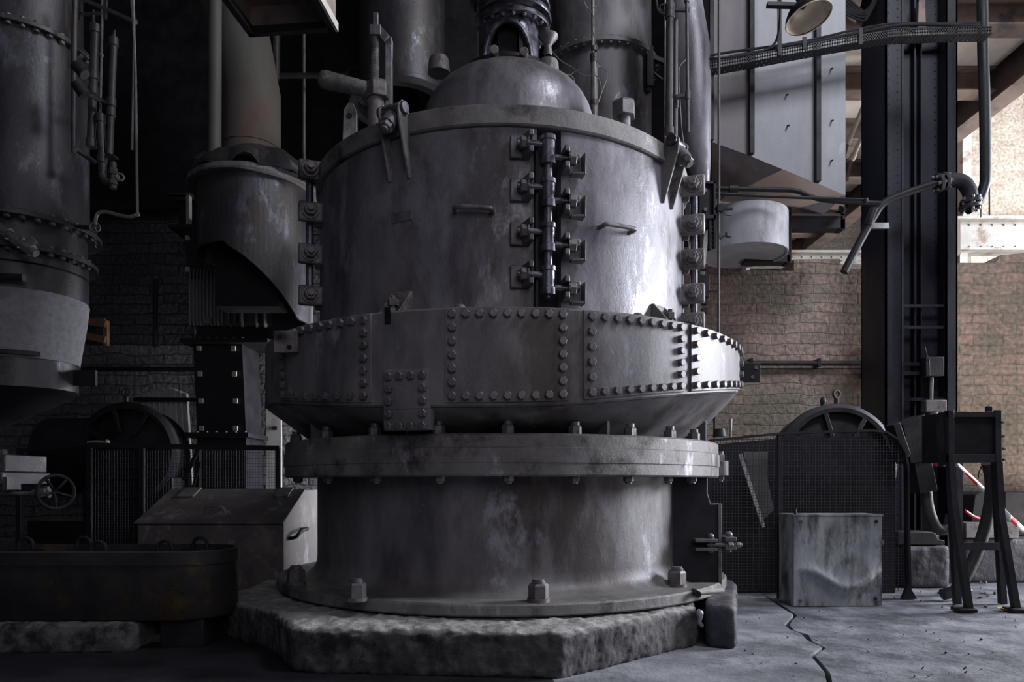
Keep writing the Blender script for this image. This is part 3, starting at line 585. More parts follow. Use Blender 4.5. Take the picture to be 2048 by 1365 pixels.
b = MB().bb(q.x+.045, q.x+.078, Yj+.0, Yj+.05, ZL1, zt(72)); b.build('screw_guide', 'cast', mill, bevel=.004)
b = MB(); e = P(652, 160, Yj-.02); b.tube([e, (e+Vector((q.x-.04, Yj, zt(180))))/2, Vector((q.x-.03, Yj, zt(180)))], lambda t: .044-.008*t, 20, 4); b.ball(e, .044, 20); b.build('lever_arm', 'cast', mill)
# tall hexagon headed bolt, right on the lid
Yb = 3.8; q = P(1247, 255, Yb); zt = lambda y: H+(HY-y)*Yb/F
b = MB().cyl((q.x, Yb, ZL1-.02), (q.x, Yb, zt(228)), .036, n=24); b.hexn((q.x, Yb, zt(236)), (0, 0, 1), .066, .085, rot=.3); b.build('tall_lid_bolt', 'bolt', mill, bevel=.003)
# ------------------------------------------------------------------ left side
def pt_(label, cat, name, ma, fn, group=None, **kw):
    b = MB(); fn(b); return b.build(name, ma, label=label, cat=cat, group=group, **kw)
# coal hopper standing to the left
YH = 3.82; XH = -2.60; CH = Vector((XH, YH, 0)); RH = .311
zs = lambda y: H+(HY-y)*4.0/F
hop = thing('coal_hopper', 'tall sooty round hopper with bolted flanges and grey plastered cone at the left edge', 'hopper', (XH, YH, .8))
MB().lathe([(RH, zs(488)), (RH, zs(148)), (RH-.03, zs(146)), (RH-.03, 6.2), (RH-.06, 6.2), (RH-.06, zs(488))], CH, 96, loop=True).build('duct_section', 'hopper', hop)
MB().lathe([(RH-.06, zs(548)), (RH-.012, zs(548)), (RH-.012, zs(490)), (RH-.06, zs(490))], CH, 96, loop=True).build('spacer_ring', 'hopper', hop)
MB().lathe([(RH-.06, zs(618)), (RH-.002, zs(618)), (RH-.002, zs(574)), (RH-.012, zs(572)), (RH-.002, zs(570)), (RH-.004, zs(548)), (RH-.06, zs(548))], CH, 96, loop=True).build('barrel_section', 'hopper', hop)
MB().lathe([(.2, zs(739)), (RH-.045, zs(739)), (RH-.012, zs(660)), (RH, zs(622)), (RH-.006, zs(616)), (.2, zs(616))], CH, 96, loop=True).build('plastered_cone', 'lagging', hop, label='grey plastered cone')
MB().lathe([(.2, zs(792)), (RH-.052, zs(792)), (RH-.05, zs(738)), (.2, zs(738))], CH, 96, loop=True).build('band', 'hopper', hop)
b = MB(); n = 48; lev = [(RH-.045, zs(792), 0), (RH-.06, zs(800), -.01), (.08, zs(905), -.50), (.08, zs(1010), -.50)]
for r_, z_, dx in lev: b.v += [CH+Vector((dx+r_*cos(2*pi*k/n), r_*sin(2*pi*k/n), z_)) for k in range(n)]
for q_ in range(3):
    for k in range(n): b.f.append([q_*n+k, q_*n+(k+1) % n, (q_+1)*n+(k+1) % n, (q_+1)*n+k])
b.build('funnel', 'dark', hop)
nb = MB(); nb.hexn((0, 0, 0), (0, 0, 1), .015, .014); nbm = nb.mesh('flange_nut_small', 'bolt')
for y, r in ((490, .370), (546, .352), (147, .345)):
    fl = MB().lathe([(RH-.02, zs(y)-.012), (r, zs(y)-.012), (r, zs(y)+.012), (RH-.02, zs(y)+.012)], CH, 96, loop=True).build('flange', 'hopper', hop, bevel=.002)
    for k in range(16):
        a = R(-60+k*10.5); q = CH+Vector((sin(a)*(r-.025), -cos(a)*(r-.025), zs(y)+.012)); inst('flange_nut', nbm, fl, q)
        inst('flange_nut', nbm, fl, q-Vector((0, 0, .024)), (pi, 0, 0))
for k in range(12):
    a = R(-30+k*6.5+(k//3)*1.5); q = CH+Vector((sin(a)*(RH-.047), -cos(a)*(RH-.047), zs(736))); MB().bb(-.02, .02, -.02, .02, 0, .022, Matrix.Translation(q) @ Matrix.Rotation(a, 4, 'Z')).build('band_bolt', 'dark', hop)
q = P(172, 757, 3.85); b = MB().bb(q.x-.06, q.x+.055, 3.84, 3.86, q.z-.04, q.z+.042); br = b.build('bracket_plate', 'black', hop)
# pipe tee in front of the hopper
Yt = 3.42
t = thing('pipe_tee', 'short grey pipe with couplings and a tee lying across the hopper flanges at far left', 'pipe', P(40, 480, Yt))
MB().cyl(P(-40, 425, Yt), P(72, 508, Yt), .019, n=16).build('pipe', 'cast', t)
for x, y in ((12, 464), (36, 482), (58, 497)):
    MB().cyl(P(x-6, y-4, Yt), P(x+6, y+4, Yt), .03, n=8).build('coupling', 'cast', t)
MB().cyl(P(52, 493, Yt), P(68, 478, Yt), .02, n=12).build('branch', 'cast', t)
b = MB().cyl(P(-30, 553, 3.5), P(48, 556, 3.5), .018, n=16); b.build('stub_pipe', 'dark', label='stub of dark pipe lying against the hopper barrel at far left', cat='pipe')
# vertical air cylinders and pipes beside the hopper
Yc = 3.75
def vpipe(name, label, x, y0, y1, r, Y=Yc, joints=(), ma='pipe', cat='pipe', x1=None, cap=None, group=None):
    x1 = x if x1 is None else x1; t = thing(name, label, cat, P(x1, y1, Y), group)
    MB().cyl(P(x1, y1, Y), P(x, y0, Y), r*Y/F, n=16).build('pipe', ma, t)
    for j in joints:
        f = (j-y0)/(y1-y0); q = P(x+(x1-x)*f, j, Y); MB().cyl(q-Vector((0, 0, .022)), q+Vector((0, 0, .022)), (r+2)*Y/F, n=16).build('coupling', ma, t, bevel=.002)
    return t
t = vpipe('pressure_pipe', 'fat grey vertical pipe with a coupling, left of the pair hanging beside the hopper', 191, 52, 292, 8, joints=(58, 152, 182, 287), x1=182)
MB().cyl(P(187, 52, Yc), P(187, 20, Yc), .009, .006, n=10).build('top_nipple', 'pipe', t)
t = vpipe('pressure_pipe', 'thinner grey vertical pipe standing right of the fat coupled one beside the hopper', 228, 78, 310, 6.5, joints=(84, 205, 225), x1=219)
MB().cyl(P(228, 78, Yc), P(229, 60, Yc), .012, .004, n=10).build('top_nipple', 'pipe', t)
t = vpipe('lower_pipe', 'grey pipe ending low between the two pressure pipes, hung on a thin rod', 201, 232, 355, 7.5, joints=(237, 318), x1=206)
MB().tube([P(205, -20, Yc), P(203, 110, Yc), P(200, 232, Yc)], .0065, 8).build('rod', 'rod', t)
MB().ball(P(203, 110, Yc), .012, 10).build('rod_joint', 'rod', t)
t = thing('pipe_valve', 'small valve with a hexagonal nut at the lower end of the pipes beside the hopper', 'valve', P(225, 375, Yc))
MB().tube([P(206, 352, Yc), P(212, 362, Yc), P(225, 365, Yc)], .02, 12).build('elbow', 'pipe', t)
b = MB().cyl(P(226, 325, Yc), P(226, 378, Yc), .017, n=14); b.cyl(P(226, 338, Yc), P(226, 350, Yc), .024, n=8); b.cyl(P(226, 362, Yc), P(226, 370, Yc), .024, n=8); b.build('valve_body', 'pipe', t)
b = MB().cyl(P(228, 355, Yc), P(238, 355, Yc), .012, n=10); b.torus(P(240, 354, Yc), (.6, -1, 0), .019, .006, 6, 8); b.build('hex_nut', 'bolt', t)
MB().bb(P(214, 0, Yc).x, P(233, 0, Yc).x, Yc-.02, Yc+.02, P(0, 317, Yc).z, P(0, 313, Yc).z).build('seat_plate', 'dark', t)
Yk = 3.45
MB().tube([P(150, -20, 3.6), P(148, 100, 3.6), P(147, 290, 3.6), P(152, 298, 3.6), P(190, 325, 3.7)], .013, 12, 4).build('drain_pipe', 'pipe', label='thin pipe running down the hopper side and bending toward the valve', cat='pipe')
q = P(160, 160, 3.5); b = MB().tube([P(150, 130, 3.5), P(170, 150, 3.5)], .026, 14, 0); b.tube([P(152, 165, 3.5), P(170, 190, 3.52)], .03, 14, 0); b.tube([P(170, 185, 3.6), P(215, 208, Yc)], .012, 10, 0); b.build('clamp_fitting', 'dark', label='dark double clamp gripping the pipes at the upper hopper flange', cat='clamp')
Yr = 3.6
MB().tube([P(266, -20, Yr), P(268, 90, Yr), P(264, 300, Yr)], .0065, 8).build('steel_rod', 'rod', label='thin steel rod ending in mid air, the shorter of two right of the hopper pipes', cat='rod')
b = MB().tube([P(262, -20, Yr), P(270, 120, Yr), P(275, 428, Yr)], .0068, 8); b.ball(P(275, 429, Yr), .012, 10); b.build('steel_rod', 'rod', label='long thin steel rod reaching down to the curved hand pipe', cat='rod')
t = thing('chain_valve', 'little spoked chain wheel on a curved pipe at the hopper flange', 'valve', P(190, 455, Yk))
MB().tube([P(272, 431, Yk), P(258, 434, Yk), P(235, 430, Yk), P(212, 424, Yk), P(196, 427, Yk), P(191, 440, Yk), P(191, 450, Yk)], .0085, 10).build('curved_pipe', 'rod', t)
b = MB().torus(P(190, 455, Yk), (.35, -1, 0), .022, .004, 24, 8)
for k in range(5):
    a = k*2*pi/5; q = P(190, 455, Yk); b.cyl(q, q+Vector((cos(a)*.021, .008*cos(a), sin(a)*.021)), .003, n=6)
b.build('chain_wheel', 'bolt', t)
b = MB()
for k in range(8): b.torus(P(192, 466+k*4, Yk), (1, 0, 0) if k % 2 else (0, 1, 0), .005, .0018, 10, 6)
b.build('chain', 'bolt', t); MB().cyl(P(150, 453, Yk+.35), P(188, 456, Yk), .012, n=12).build('spindle', 'dark', t)
b = MB().bar(P(165, -2, Yc), P(262, 40, Yc), .016, .016); b.bar(P(160, 29, Yc), P(206, 27, Yc), .012, .012); b.bar(P(161, -10, Yc), P(160, 40, Yc), .012, .012); b.bar(P(213, -20, Yc), P(211, 38, Yc), .012, .012)
b.cyl(P(266, 38, Yc-.02), P(270, 46, Yc), .016, n=12); b.build('hanger_frame', 'pipe', label='small hanger frame of bars over the hopper pipes at top left', cat='frame')
# hand wheel valve at lower left
Yv = 3.45; t = thing('hand_wheel_valve', 'spoked iron hand wheel on a horizontal spindle at lower left', 'valve', P(100, 1000, Yv))
MB().cyl(P(-60, 988, Yv), P(75, 988, Yv), .010, n=14).build('spindle', 'bolt', t)
MB().cyl(P(66, 988, Yv), P(84, 986, Yv), .02, .026, n=20).build('hub', 'bolt', t, bevel=.003); MB().cyl(P(82, 986, Yv), P(98, 985, Yv), .035, .03, n=20).build('hub_collar', 'bolt', t, bevel=.004)
c = P(112, 985, Yv); ax = Vector((.80, -.60, 0)); u, v, d = frame_of(ax); b = MB().torus(c, ax, .08, .009, 40, 10)
for k in range(5): a = k*2*pi/5+.3; b.tube([c-ax*.02, c+(u*cos(a)+v*sin(a))*.04, c+(u*cos(a)+v*sin(a))*.079], .007, 8, 3)
b.build('wheel', 'dark', t)
t = thing('outlet_gearbox', 'grey iron gate box with a bolt under the hopper at far left', 'gearbox', P(0, 975, 3.5))
b = MB().bb(P(-60, 0, 3.5).x, P(34, 0, 3.5).x, 3.4, 3.75, P(0, 970, 3.5).z, P(0, 945, 3.5).z); b.bb(P(-60, 0, 3.5).x, P(33, 0, 3.5).x, 3.42, 3.73, P(0, 945, 3.5).z, P(0, 910, 3.5).z); b.build('body', 'hopper', t, bevel=.005)
b = MB().hexn(P(6, 912, 3.5), (0, 0, 1), .02, .03); b.build('bolt', 'bolt', t); MB().bb(P(34, 0, 3.5).x, P(42, 0, 3.5).x, 3.4, 3.5, P(0, 980, 3.5).z, P(0, 955, 3.5).z).build('side_tab', 'hopper', t)
# rust mottled elbow duct, its downpipe and the side pot
Ye = 5.0; t = thing('elbow_duct', 'rust mottled segmented elbow duct rising from the pot left of the mill', 'duct', P(502, 320, Ye))
b = MB().tube([P(502, 330, Ye), P(502, 190, Ye), P(480, 70, Ye), P(440, -60, Ye)], 57*Ye/F, 40, 0); b.build('duct', 'rustduct', t, sharp=60)
for a_, b_ in ((P(502, 300, Ye), P(502, 294, Ye)),): MB().cyl(a_, b_, 58.5*Ye/F, n=40).build('seam_band', 'rustduct', t)
MB().cyl(P(429, 330, 4.7), P(430, -40, 4.7), .042, n=20).build('down_pipe', 'rustduct', label='slim rust brown downpipe left of the elbow duct', cat='pipe')
Yp = 4.9; Cp = P(508, 967, Yp); Cp.z = 0; rp = .372; pot = thing('side_pot', 'dark round pot with cut away underside hanging left of the mill', 'pot', (Cp.x, Cp.y, 2.0))
zp = lambda y, d=4.53: H+(HY-y)*d/F; n = 72; zt = zp(338)
def zbot(a):
    d = math.degrees(a); return zp(480) if d < -8 else zp(480)-min(1, (d+8)/75)**1.3*.42-.03
b = MB()
for i in range(n):
    a0 = -pi+2*pi*i/n; a1 = a0+2*pi/n
    for r_, fl_ in ((rp, 0), (rp-.015, 1)):
        q = [Cp+Vector((r_*sin(a), -r_*cos(a), z)) for a, z in ((a0, zbot(a0)), (a1, zbot(a1)), (a1, zt), (a0, zt))]; b.add(q, [(0, 1, 2, 3)])
    q = [Cp+Vector((r_*sin(a), -r_*cos(a), zbot(a))) for a, r_ in ((a0, rp), (a1, rp), (a1, rp-.015), (a0, rp-.015))]; b.add(q, [(0, 1, 2, 3)])
b.build('wall', 'hopper', pot, sharp=50)
MB().lathe([(rp-.02, zt-.01), (rp+.05, zt-.01), (rp+.055, zt), (rp+.05, zt+.03), (rp-.02, zt+.03)], Cp, 80, loop=True).build('rim', 'cast', pot)
b = MB().bb(Cp.x-.22, Cp.x+.20, Cp.y-.1, Cp.y+.1, 1.9, zp(480)-.0); b.build('inner_box', 'black', pot)
b = MB(); n = 60; rings = []
for j, (r_, z_) in enumerate(((.20, .15), (.26, .155), (.33, .13), (.40, .08), (.43, .03))):
    for i in range(n):
        a = 2*pi*i/n; k = mnoise.noise(Vector((cos(a)*2.2, sin(a)*2.2, j*.5)))
        rr = r_*(1+.13*k)+(.14*max(0, cos(a-1.25))**10*(j/4)); b.v.append(Cp+Vector((rr*sin(a), -rr*cos(a), zt+z_*1.25+.05*k*(j/2)-.03*max(0, cos(a-1.25))**10*j/2+(.012*sin(a*11)+.010*sin(a*23+1))*(j > 2))))
for j in range(4):
    for i in range(n): b.f.append([j*n+i, (j+1)*n+i, (j+1)*n+(i+1) % n, j*n+(i+1) % n])
o = b.build('torn_cover', 'hopper', label='torn crumpled sheet cover draped over the rim of the side pot', cat='cover', sharp=20)
s = o.modifiers.new('thickness', 'SOLIDIFY'); s.thickness = .006
# finned casing on its bolted square chute
Yg = 5.35; X = lambda x, Y=None: (x-1024)*(Y or Yg)/F; Z = lambda y, Y=None: H+(HY-y)*(Y or Yg)/F
g = thing('finned_casing', 'dark finned iron casing with rounded underside left of the mill', 'casing', P(480, 655, Yg))
b = MB(); xa, xb = X(378), X(598); zt, zb = Z(545), Z(652)
b.prism([Vector((xa, Yg, zt)), Vector((xb, Yg, zt)), Vector((xb, Yg, zb+.07)), Vector((xb-.07, Yg, zb)), Vector((xa+.03, Yg, zb)), Vector((xa, Yg, zb+.04))], (0, .4, 0)); b.build('housing', 'mill', g, bevel=.012)
b = MB()
for i in range(9): x = X(382+i*7); b.tube([(x, Yg+.02, zt+.01), (x, Yg-.016, zt-.015), (x, Yg-.018, zb+.035), (x, Yg+.01, zb+.002)], .008, 8, 3)
for i in range(9): x = X(446+i*17) if i > 3 else X(446+i*13); b.tube([(x, Yg+.02, zt+.01), (x, Yg-.016, (zt if i > 2 else zt-.17)-.012), (x, Yg-.018, zb+.035), (x, Yg+.02, zb-.004)], .016 if i > 2 else .011, 8, 3)
b.build('fins', 'mill', g)
b = MB().bb(X(442), X(496), Yg-.04, Yg, Z(590), Z(538)); cpt = b.build('inspection_cover', 'mill', g, bevel=.008)
for x in (449, 487): inst('cover_bolt', nbm, cpt, (X(x), Yg-.04, Z(583)), (pi/2, 0, 0))
b = MB().cyl((X(419), Yg-.02, Z(643)), (X(419), Yg-.04, Z(643)), .028, n=20); b.build('drain_plug', 'bolt', g)
c = thing('square_chute', 'black bolted square chute standing under the finned casing', 'chute', (X(437), Yg, 0))
b = MB(); b.prism([Vector((X(384), Yg+.02, Z(688))), Vector((X(482), Yg+.02, Z(688))), Vector((X(490), Yg+.02, Z(870))), Vector((X(490), Yg+.02, 0)), Vector((X(392), Yg+.02, 0)), Vector((X(392), Yg+.02, Z(870)))], (0, .35, 0)); b.build('body', 'black', c)
for bx_ in ((X(366), X(540), Yg-.05, Yg+.4, Z(688), Z(679)), (X(372), X(500), Yg-.04, Yg+.4, Z(876), Z(866))): MB().bb(*bx_).build('flange', 'black', c, bevel=.003)
b = MB().bb(X(392), X(560), Yg+.0, Yg+.36, Z(679), Z(655)); b.build('throat', 'black', c)
sq = MB().bb(-.016, .016, -.014, 0, -.018, .018); sqm = sq.mesh('square_washer', 'offwhite')
for y, xl, xr_ in ((697, 397, 466), (748, 399, 468), (802, 401, 470), (857, 402, 470), (664, 394, 394)):
    for x in {xl, xr_}: inst('square_washer', sqm, c, (X(x), Yg+.015, Z(y)))
for x in range(368, 490, 17): inst('flange_nut', nbm, c, (X(x), Yg-.02, Z(679)), scale=(.7, .7, .7))
for x in range(378, 500, 19): inst('flange_nut', nbm, c, (X(x), Yg-.02, Z(866)), scale=(.7, .7, .7))
for k, (x0, x1, x2, x3) in enumerate(((485, 512, 492, 520), (529, 560, 533, 562))):
    s = thing('drilled_plate', ['pale drilled strip plate standing right of the black bolted chute', 'second pale drilled plate half hidden behind the mill ring at left'][k], 'plate', (X(x2, 5.79), 5.79, 0))
    b = MB().prism([Vector((X(x0, 5.79), 5.79, Z(690, 5.79))), Vector((X(x1, 5.79), 5.79, Z(690, 5.79))), Vector((X(x3, 5.79), 5.79, Z(876, 5.79))), Vector((X(x3, 5.79), 5.79, 0)), Vector((X(x2, 5.79), 5.79, 0)), Vector((X(x2, 5.79), 5.79, Z(876, 5.79)))], (0, .03, 0)); b.build('plate', 'offwhite', s)
    for y in (750, 804, 857): MB().bb(X((x0+x1)/2+(y-690)*.035, 5.79)-.017, X((x0+x1)/2+(y-690)*.035, 5.79)+.017, 5.775, 5.79, Z(y, 5.79)-.014, Z(y, 5.79)+.014).build('square_nut', 'black', s)
u_ = thing('upper_chute', 'black flanged chute section left of the side pot, above the finned casing', 'chute', (X(378), Yg, Z(545)))
MB().prism([Vector((X(365), Yg, Z(455))), Vector((X(408), Yg, Z(455))), Vector((X(408), Yg, Z(560))), Vector((X(378), Yg, Z(560)))], (0, .35, 0)).build('body', 'dark', u_)
MB().bb(X(340), X(415), Yg-.04, Yg+.36, Z(458), Z(452)).build('flange', 'dark', u_); MB().bb(X(338), X(415), Yg-.04, Yg+.36, Z(390), Z(384)).build('flange', 'dark', u_); MB().bb(X(372), X(378), Yg, Yg+.05, Z(452), Z(390)).build('upright', 'offwhite', u_)
MB().bb(X(345), X(415), Yg+.1, Yg+.3, Z(452), Z(390)).build('neck', 'black', u_)
for x, y in ((376, 477), (376, 540)): inst('square_washer', sqm, u_, (X(x), Yg, Z(y)))
# corrugated sheet, timber and pipes near the back left
b = MB(); n = 90; top_ = lambda t: Z(792, 5.76)+(Z(775, 5.76)-Z(792, 5.76))*min(1, t*1.6)-.06*max(0, t-.72)*3
for i in range(n+1):
    t = i/n; y = 5.78+.018*sin(t*2*pi*10); x0 = X(262, 5.76)+t*.45; b.v += [Vector((x0, y, top_(t))), Vector((x0+.10, y-.02, 0.0))]
for i in range(n): b.f.append([2*i, 2*i+1, 2*i+3, 2*i+2])
o = b.build('corrugated_sheet', 'corr', label='corrugated zinc sheet leaning behind the left hand motor', cat='sheet', sharp=80); s = o.modifiers.new('thickness', 'SOLIDIFY'); s.thickness = .003
b = MB(); Yw = 5.78; q0 = P(150, 650, Yw)
for k, y in enumerate((640, 668)): b.bar(P(120, y-6, Yw), P(211, y+9+k*3, Yw), .03, .055, (0, 0, 1))
b.bar(P(150, 640, Yw+.05), P(211, 640, Yw+.05), .02, .02); b.bb(X(203, Yw), X(211, Yw), Yw+.02, Yw+.06, Z(690, Yw), Z(640, Yw)); b.build('timber_rack', 'wood', label='end of a bare orange timber rack showing past the hopper cone', cat='rack')
for nm, y0, r_, lab in (('wall_pipe', 738, .018, 'dark pipe running along the sooty wall, upper of two behind the left motor'), ('wall_pipe', 799, .016, 'dark pipe in front of the corrugated sheet, level with its middle')):
    yy = 5.83 if y0 < 750 else 5.74; MB().cyl(P(165 if y0 < 750 else 268, y0, yy), P(395, y0+1, yy), r_, n=12).build(nm, 'black', label=lab, cat='pipe')
MB().bb(X(150, 5.6), X(900, 5.6), 5.60, 5.84, Z(418, 5.6), Z(402, 5.6)).build('shelf_beam', 'black', label='dark horizontal beam crossing the sooty wall behind the side pot', cat='beam')
MB().cyl(P(312, 560, 5.75), P(310, 690, 5.75), .018, n=10).build('wall_conduit', 'black', label='thin black conduit running down the sooty wall left of the finned casing', cat='conduit')
# motor builder used on both sides
def motor(name, label, cx, cy, Y, r, eye, body_to, ma='dark'):
    c = P(cx, cy, Y); t = thing(name, label, 'motor', (c.x, c.y, 0)); A = lambda r_, y_, a: Vector((c.x+r_*cos(a), y_, c.z+r_*sin(a)))
    b = MB(); n = 64
    for (ra, ya), (rb, yb) in (((r, Y), (r, Y+.06)), ((r, Y), (r*.93, Y-.02)), ((r*.93, Y-.02), (r*.86, Y-.02)), ((r*.86, Y-.02), (r*.84, Y+.03)), ((r*.84, Y+.03), (r*.4, Y-.0)), ((r*.4, Y), (.01, Y-.02)), ((r, Y+.06), (r*.96, Y+.06)), ((r*.96, Y+.06), (r*.9, Y+.10)), ((r*.9, Y+.1), (r*.9, Y+.3))):
        for i in range(n):
            a, a2 = 2*pi*i/n, 2*pi*(i+1)/n; b.add([A(ra, ya, a), A(ra, ya, a2), A(rb, yb, a2), A(rb, yb, a)], [(0, 1, 2, 3)])
    b.cyl((c.x, Y+.299, c.z), (c.x, Y+.3, c.z), r*.9, n=n); b.build('end_bell', ma, t)
    for k in range(8):
        a = pi/2+.25+k*pi/4; MB().bar(A(r*.38, Y-.02, a), A(r*.86, Y-.005, a), .03, .03, (0, 1, 0)).build('rib', ma, t, bevel=.004)
    q = P(eye[0], eye[1], Y+.08); MB().torus(q, (.35, -1, 0), .026 if r > .3 else .028, .0085, 32, 10).build('lifting_eye', ma, t); MB().cyl(q-Vector((0, 0, .065)), q-Vector((0, 0, .03)), .016, n=14).build('eye_stem', ma, t)
    MB().bb(c.x-r*.9, c.x+r*.9, Y+.02, Y+.28, 0, c.z-r*.5).build('pedestal', 'black', t, bevel=.01)
    if body_to: MB().cyl((c.x-r*.7, Y+.2, c.z-.02), (X(body_to, Y), Y+.2, c.z-.02), r*.78, n=48).build('barrel', ma, t)
    return t
motor('electric_motor', 'dark electric motor with a lifting eye behind the left wire guard', 252, 905, 5.15, .36, (253, 786), 70, 'black')
# left wire guard
def wires(b, x0, x1, z0, z1, Y, s=.019, w=.0013, keep=None):
    n = int((x1-x0)/s)
    for i in range(n+1):
        x = x0+i*s; za, zb = (z0, z1) if keep is None else (z0, keep(x))
        if zb > za: b.bb(x-w, x+w, Y-w, Y+w, za, zb)
    n = int((z1-z0)/s)
    for i in range(n+1):
        z = z0+i*s; xa, xb = x0, x1
        if keep:
            xs = [x for x in [x0+(x1-x0)*k/80 for k in range(81)] if keep(x) >= z]
            if not xs: continue
            xa, xb = min(xs), max(xs)
        b.bb(xa, xb, Y-.6*w+w*2, Y+.6*w+w*2, z-w, z+w)
Yf = 5.02; gd = thing('wire_guard', 'long low wire mesh guard with dark rails in front of the left motor', 'guard', (X(290, Yf), Yf, 0))
x0, x1 = X(36, Yf), X(560, Yf); zt = Z(896, Yf)
b = MB().bar((x0, Yf, Z(902, Yf)), (X(180, Yf), Yf, Z(890, Yf)), .02, .02); b.bar((X(178, Yf), Yf, Z(891, Yf)), (x1, Yf, Z(897, Yf)), .03, .035); b.build('top_rail', 'dark', gd)
b = MB(); wires(b, X(180, Yf), X(400, Yf), .02, Z(900, Yf), Yf); wires(b, X(400, Yf), x1, .02, Z(900, Yf), Yf+.02); b.build('wire_mesh', 'wire', gd)
for x in (38, 178, 283, 395, 556): MB().bb(X(x, Yf)-.016, X(x, Yf)+.016, Yf-.012, Yf+.02, 0, zt).build('post', 'dark', gd)
MB().bar((X(398, Yf), Yf-.03, Z(905, Yf)), (X(372, Yf), Yf-.03, Z(960, Yf)), .022, .02, (0, 1, 0)).build('brace', 'dark', gd); MB().bar((X(405, Yf), Yf-.03, Z(925, Yf)), (X(388, Yf), Yf-.03, Z(980, Yf)), .014, .012, (0, 1, 0)).build('brace', 'dark', gd)
MB().bb(x0, x1, Yf+.1, Yf+.13, 0, .45).build('kick_plate', 'black', gd)
b = MB().tube([(X(176, Yf), Yf, Z(886, Yf)), (X(195, Yf), Yf, Z(885, Yf)), (X(218, Yf), Yf, Z(887, Yf))], .013, 12); b.ball((X(214, Yf), Yf, Z(885, Yf)), .018, 12); b.build('rag_roll', 'lagging', label='rolled pale rag lying on the top rail of the left wire guard', cat='rag')
# steel chest with sloped lid
Yc1, Yc2, Yc3 = 4.2, 4.637, 4.95; xl, xr = X(275, Yc1), X(567, Yc1); zf = Z(1047, Yc1); zk = Z(981, Yc2)
ch = thing('steel_chest', 'grey sheet steel chest with a sloped hinged lid left of the mill', 'chest', ((xl+xr)/2, 4.6, 0))
b = MB().prism([Vector((xl, Yc1, 0)), Vector((xl, Yc1, zf)), Vector((xl, Yc2, zk)), Vector((xl, Yc3, zk)), Vector((xl, Yc3, 0))], (xr-xl, 0, 0)); b.build('body', 'chest', ch, bevel=.004)
b = MB(); sl = (Vector((0, Yc2, zk))-Vector((0, Yc1, zf))).normalized()
b.prism([Vector((xl-.01, Yc1-.02, zf-.006)), Vector((xr+.004, Yc1-.02, zf-.006)), Vector((xr+.004, Yc2, zk)), Vector((xl-.01, Yc2, zk))], (0, -.004, .009)); lid = b.build('lid', 'chest', ch, bevel=.002)
for x0_, x1_ in ((372, 404), (560, 588)):
    xa, xb = X(x0_, Yc2), X(x1_, Yc2); q = lambda x, t: Vector((x, Yc2-sl.y*t, zk-sl.z*t+.012)); MB().prism([q(xa, 0), q(xb, 0), q(xb, .14), q(xa, .14)], (0, -.004, .008)).build('hinge_strap', 'chest', lid, bevel=.002)
q = P(432, 1028, 4.3); b = MB().tube([q+Vector((-.06, .02, -.02)), q+Vector((-.06, -.01, .03)), q+Vector((-.03, -.015, .04)), q+Vector((.04, -.015, .04)), q+Vector((.065, -.02, .0)), q+Vector((.09, -.02, -.01))], .006, 8, 5); b.build('lid_handle', 'chest', lid)
ys = 4.42; b = MB().tube([(xr, ys-.12, Z(1075, ys)), (xr+.04, ys-.11, Z(1072, ys)), (xr+.05, ys-.03, Z(1062, ys)), (xr+.05, ys+.1, Z(1060, ys)), (xr, ys+.12, Z(1062, ys))], .011, 10, 4); b.build('side_handle', 'black', ch)
# oil tub on whitewashed timbers
Y1, Y2 = 3.1, 3.5; tub = thing('oil_tub', 'long low dark tub with rounded ends and loop handles at lower left', 'tub', (X(200, Y1), 3.3, .1))
xl, xr = -2.75, X(470, 3.3); z0, z1 = Z(1243, Y1), Z(1104, Y1); rr = .2
def outline(o): 
    pts = []
    for cx, a0 in ((xr-rr, -90), (xl+rr, 90)):
        for k in range(17): a = R(a0+k*180/16); pts.append((cx+(rr+o)*cos(a), (Y1+Y2)/2+(rr+o)*sin(a)))
    return pts
def loft(b, levels):
    n = 34; base = len(b.v)
    for o_, z_ in levels: b.v += [Vector((x, y, z_)) for x, y in outline(o_)]
    for j in range(len(levels)-1):
        for i in range(n): b.f.append([base+j*n+i, base+j*n+(i+1) % n, base+(j+1)*n+(i+1) % n, base+(j+1)*n+i])
    b.f.append([base+i for i in range(n-1, -1, -1)]); b.f.append([base+(len(levels)-1)*n+i for i in range(n)])
b = MB(); loft(b, [(-.008, z0), (0, z0+.01), (0, z1-.062), (.008, z1-.06), (.008, z1-.004), (.004, z1), (-.012, z1), (-.012, z1-.05)]); b.build('shell', 'tub', tub, sharp=40)
for x, y, Yh in ((52, 1086, 3.42), (168, 1088, 3.46), (197, 1102, 3.2), (330, 1100, 3.25), (400, 1088, 3.45)):
    q = P(x, y, Yh); q.z = z1-.03; b = MB().tube([q+Vector((-.035, 0, -.01)), q+Vector((-.03, 0, .045)), q+Vector((0, 0, .065)), q+Vector((.03, 0, .045)), q+Vector((.035, 0, -.01))], .008, 8, 4)
    b.bb(q.x-.08, q.x+.08, q.y-.012, q.y+.012, z1-.04, z1-.026+.01); b.build('loop_handle', 'dark', tub)
b = MB().bb(xl, X(265, 3.06), 3.05, 3.42, -.01, Z(1248, 3.06)); rough(b, 'timber_sleeper', 'timberwhite', None, .012, .016, .08, label='cracked whitewashed sleeper carrying the left part of the oil tub', cat='timber')
b = MB().bb(X(330, 3.2), X(416, 3.2), 3.15, 3.4, .0, z0-.002); b.build('support_block', 'dark', label='dark block wedged under the right end of the oil tub', cat='block', bevel=.006)
b = MB().bb(X(270, 3.3), -1.42, 3.25, 3.75, 0, .03, ); b.build('floor_board', 'conc', label='dusty board lying on the floor right of the oil tub support', cat='board', bevel=.004)
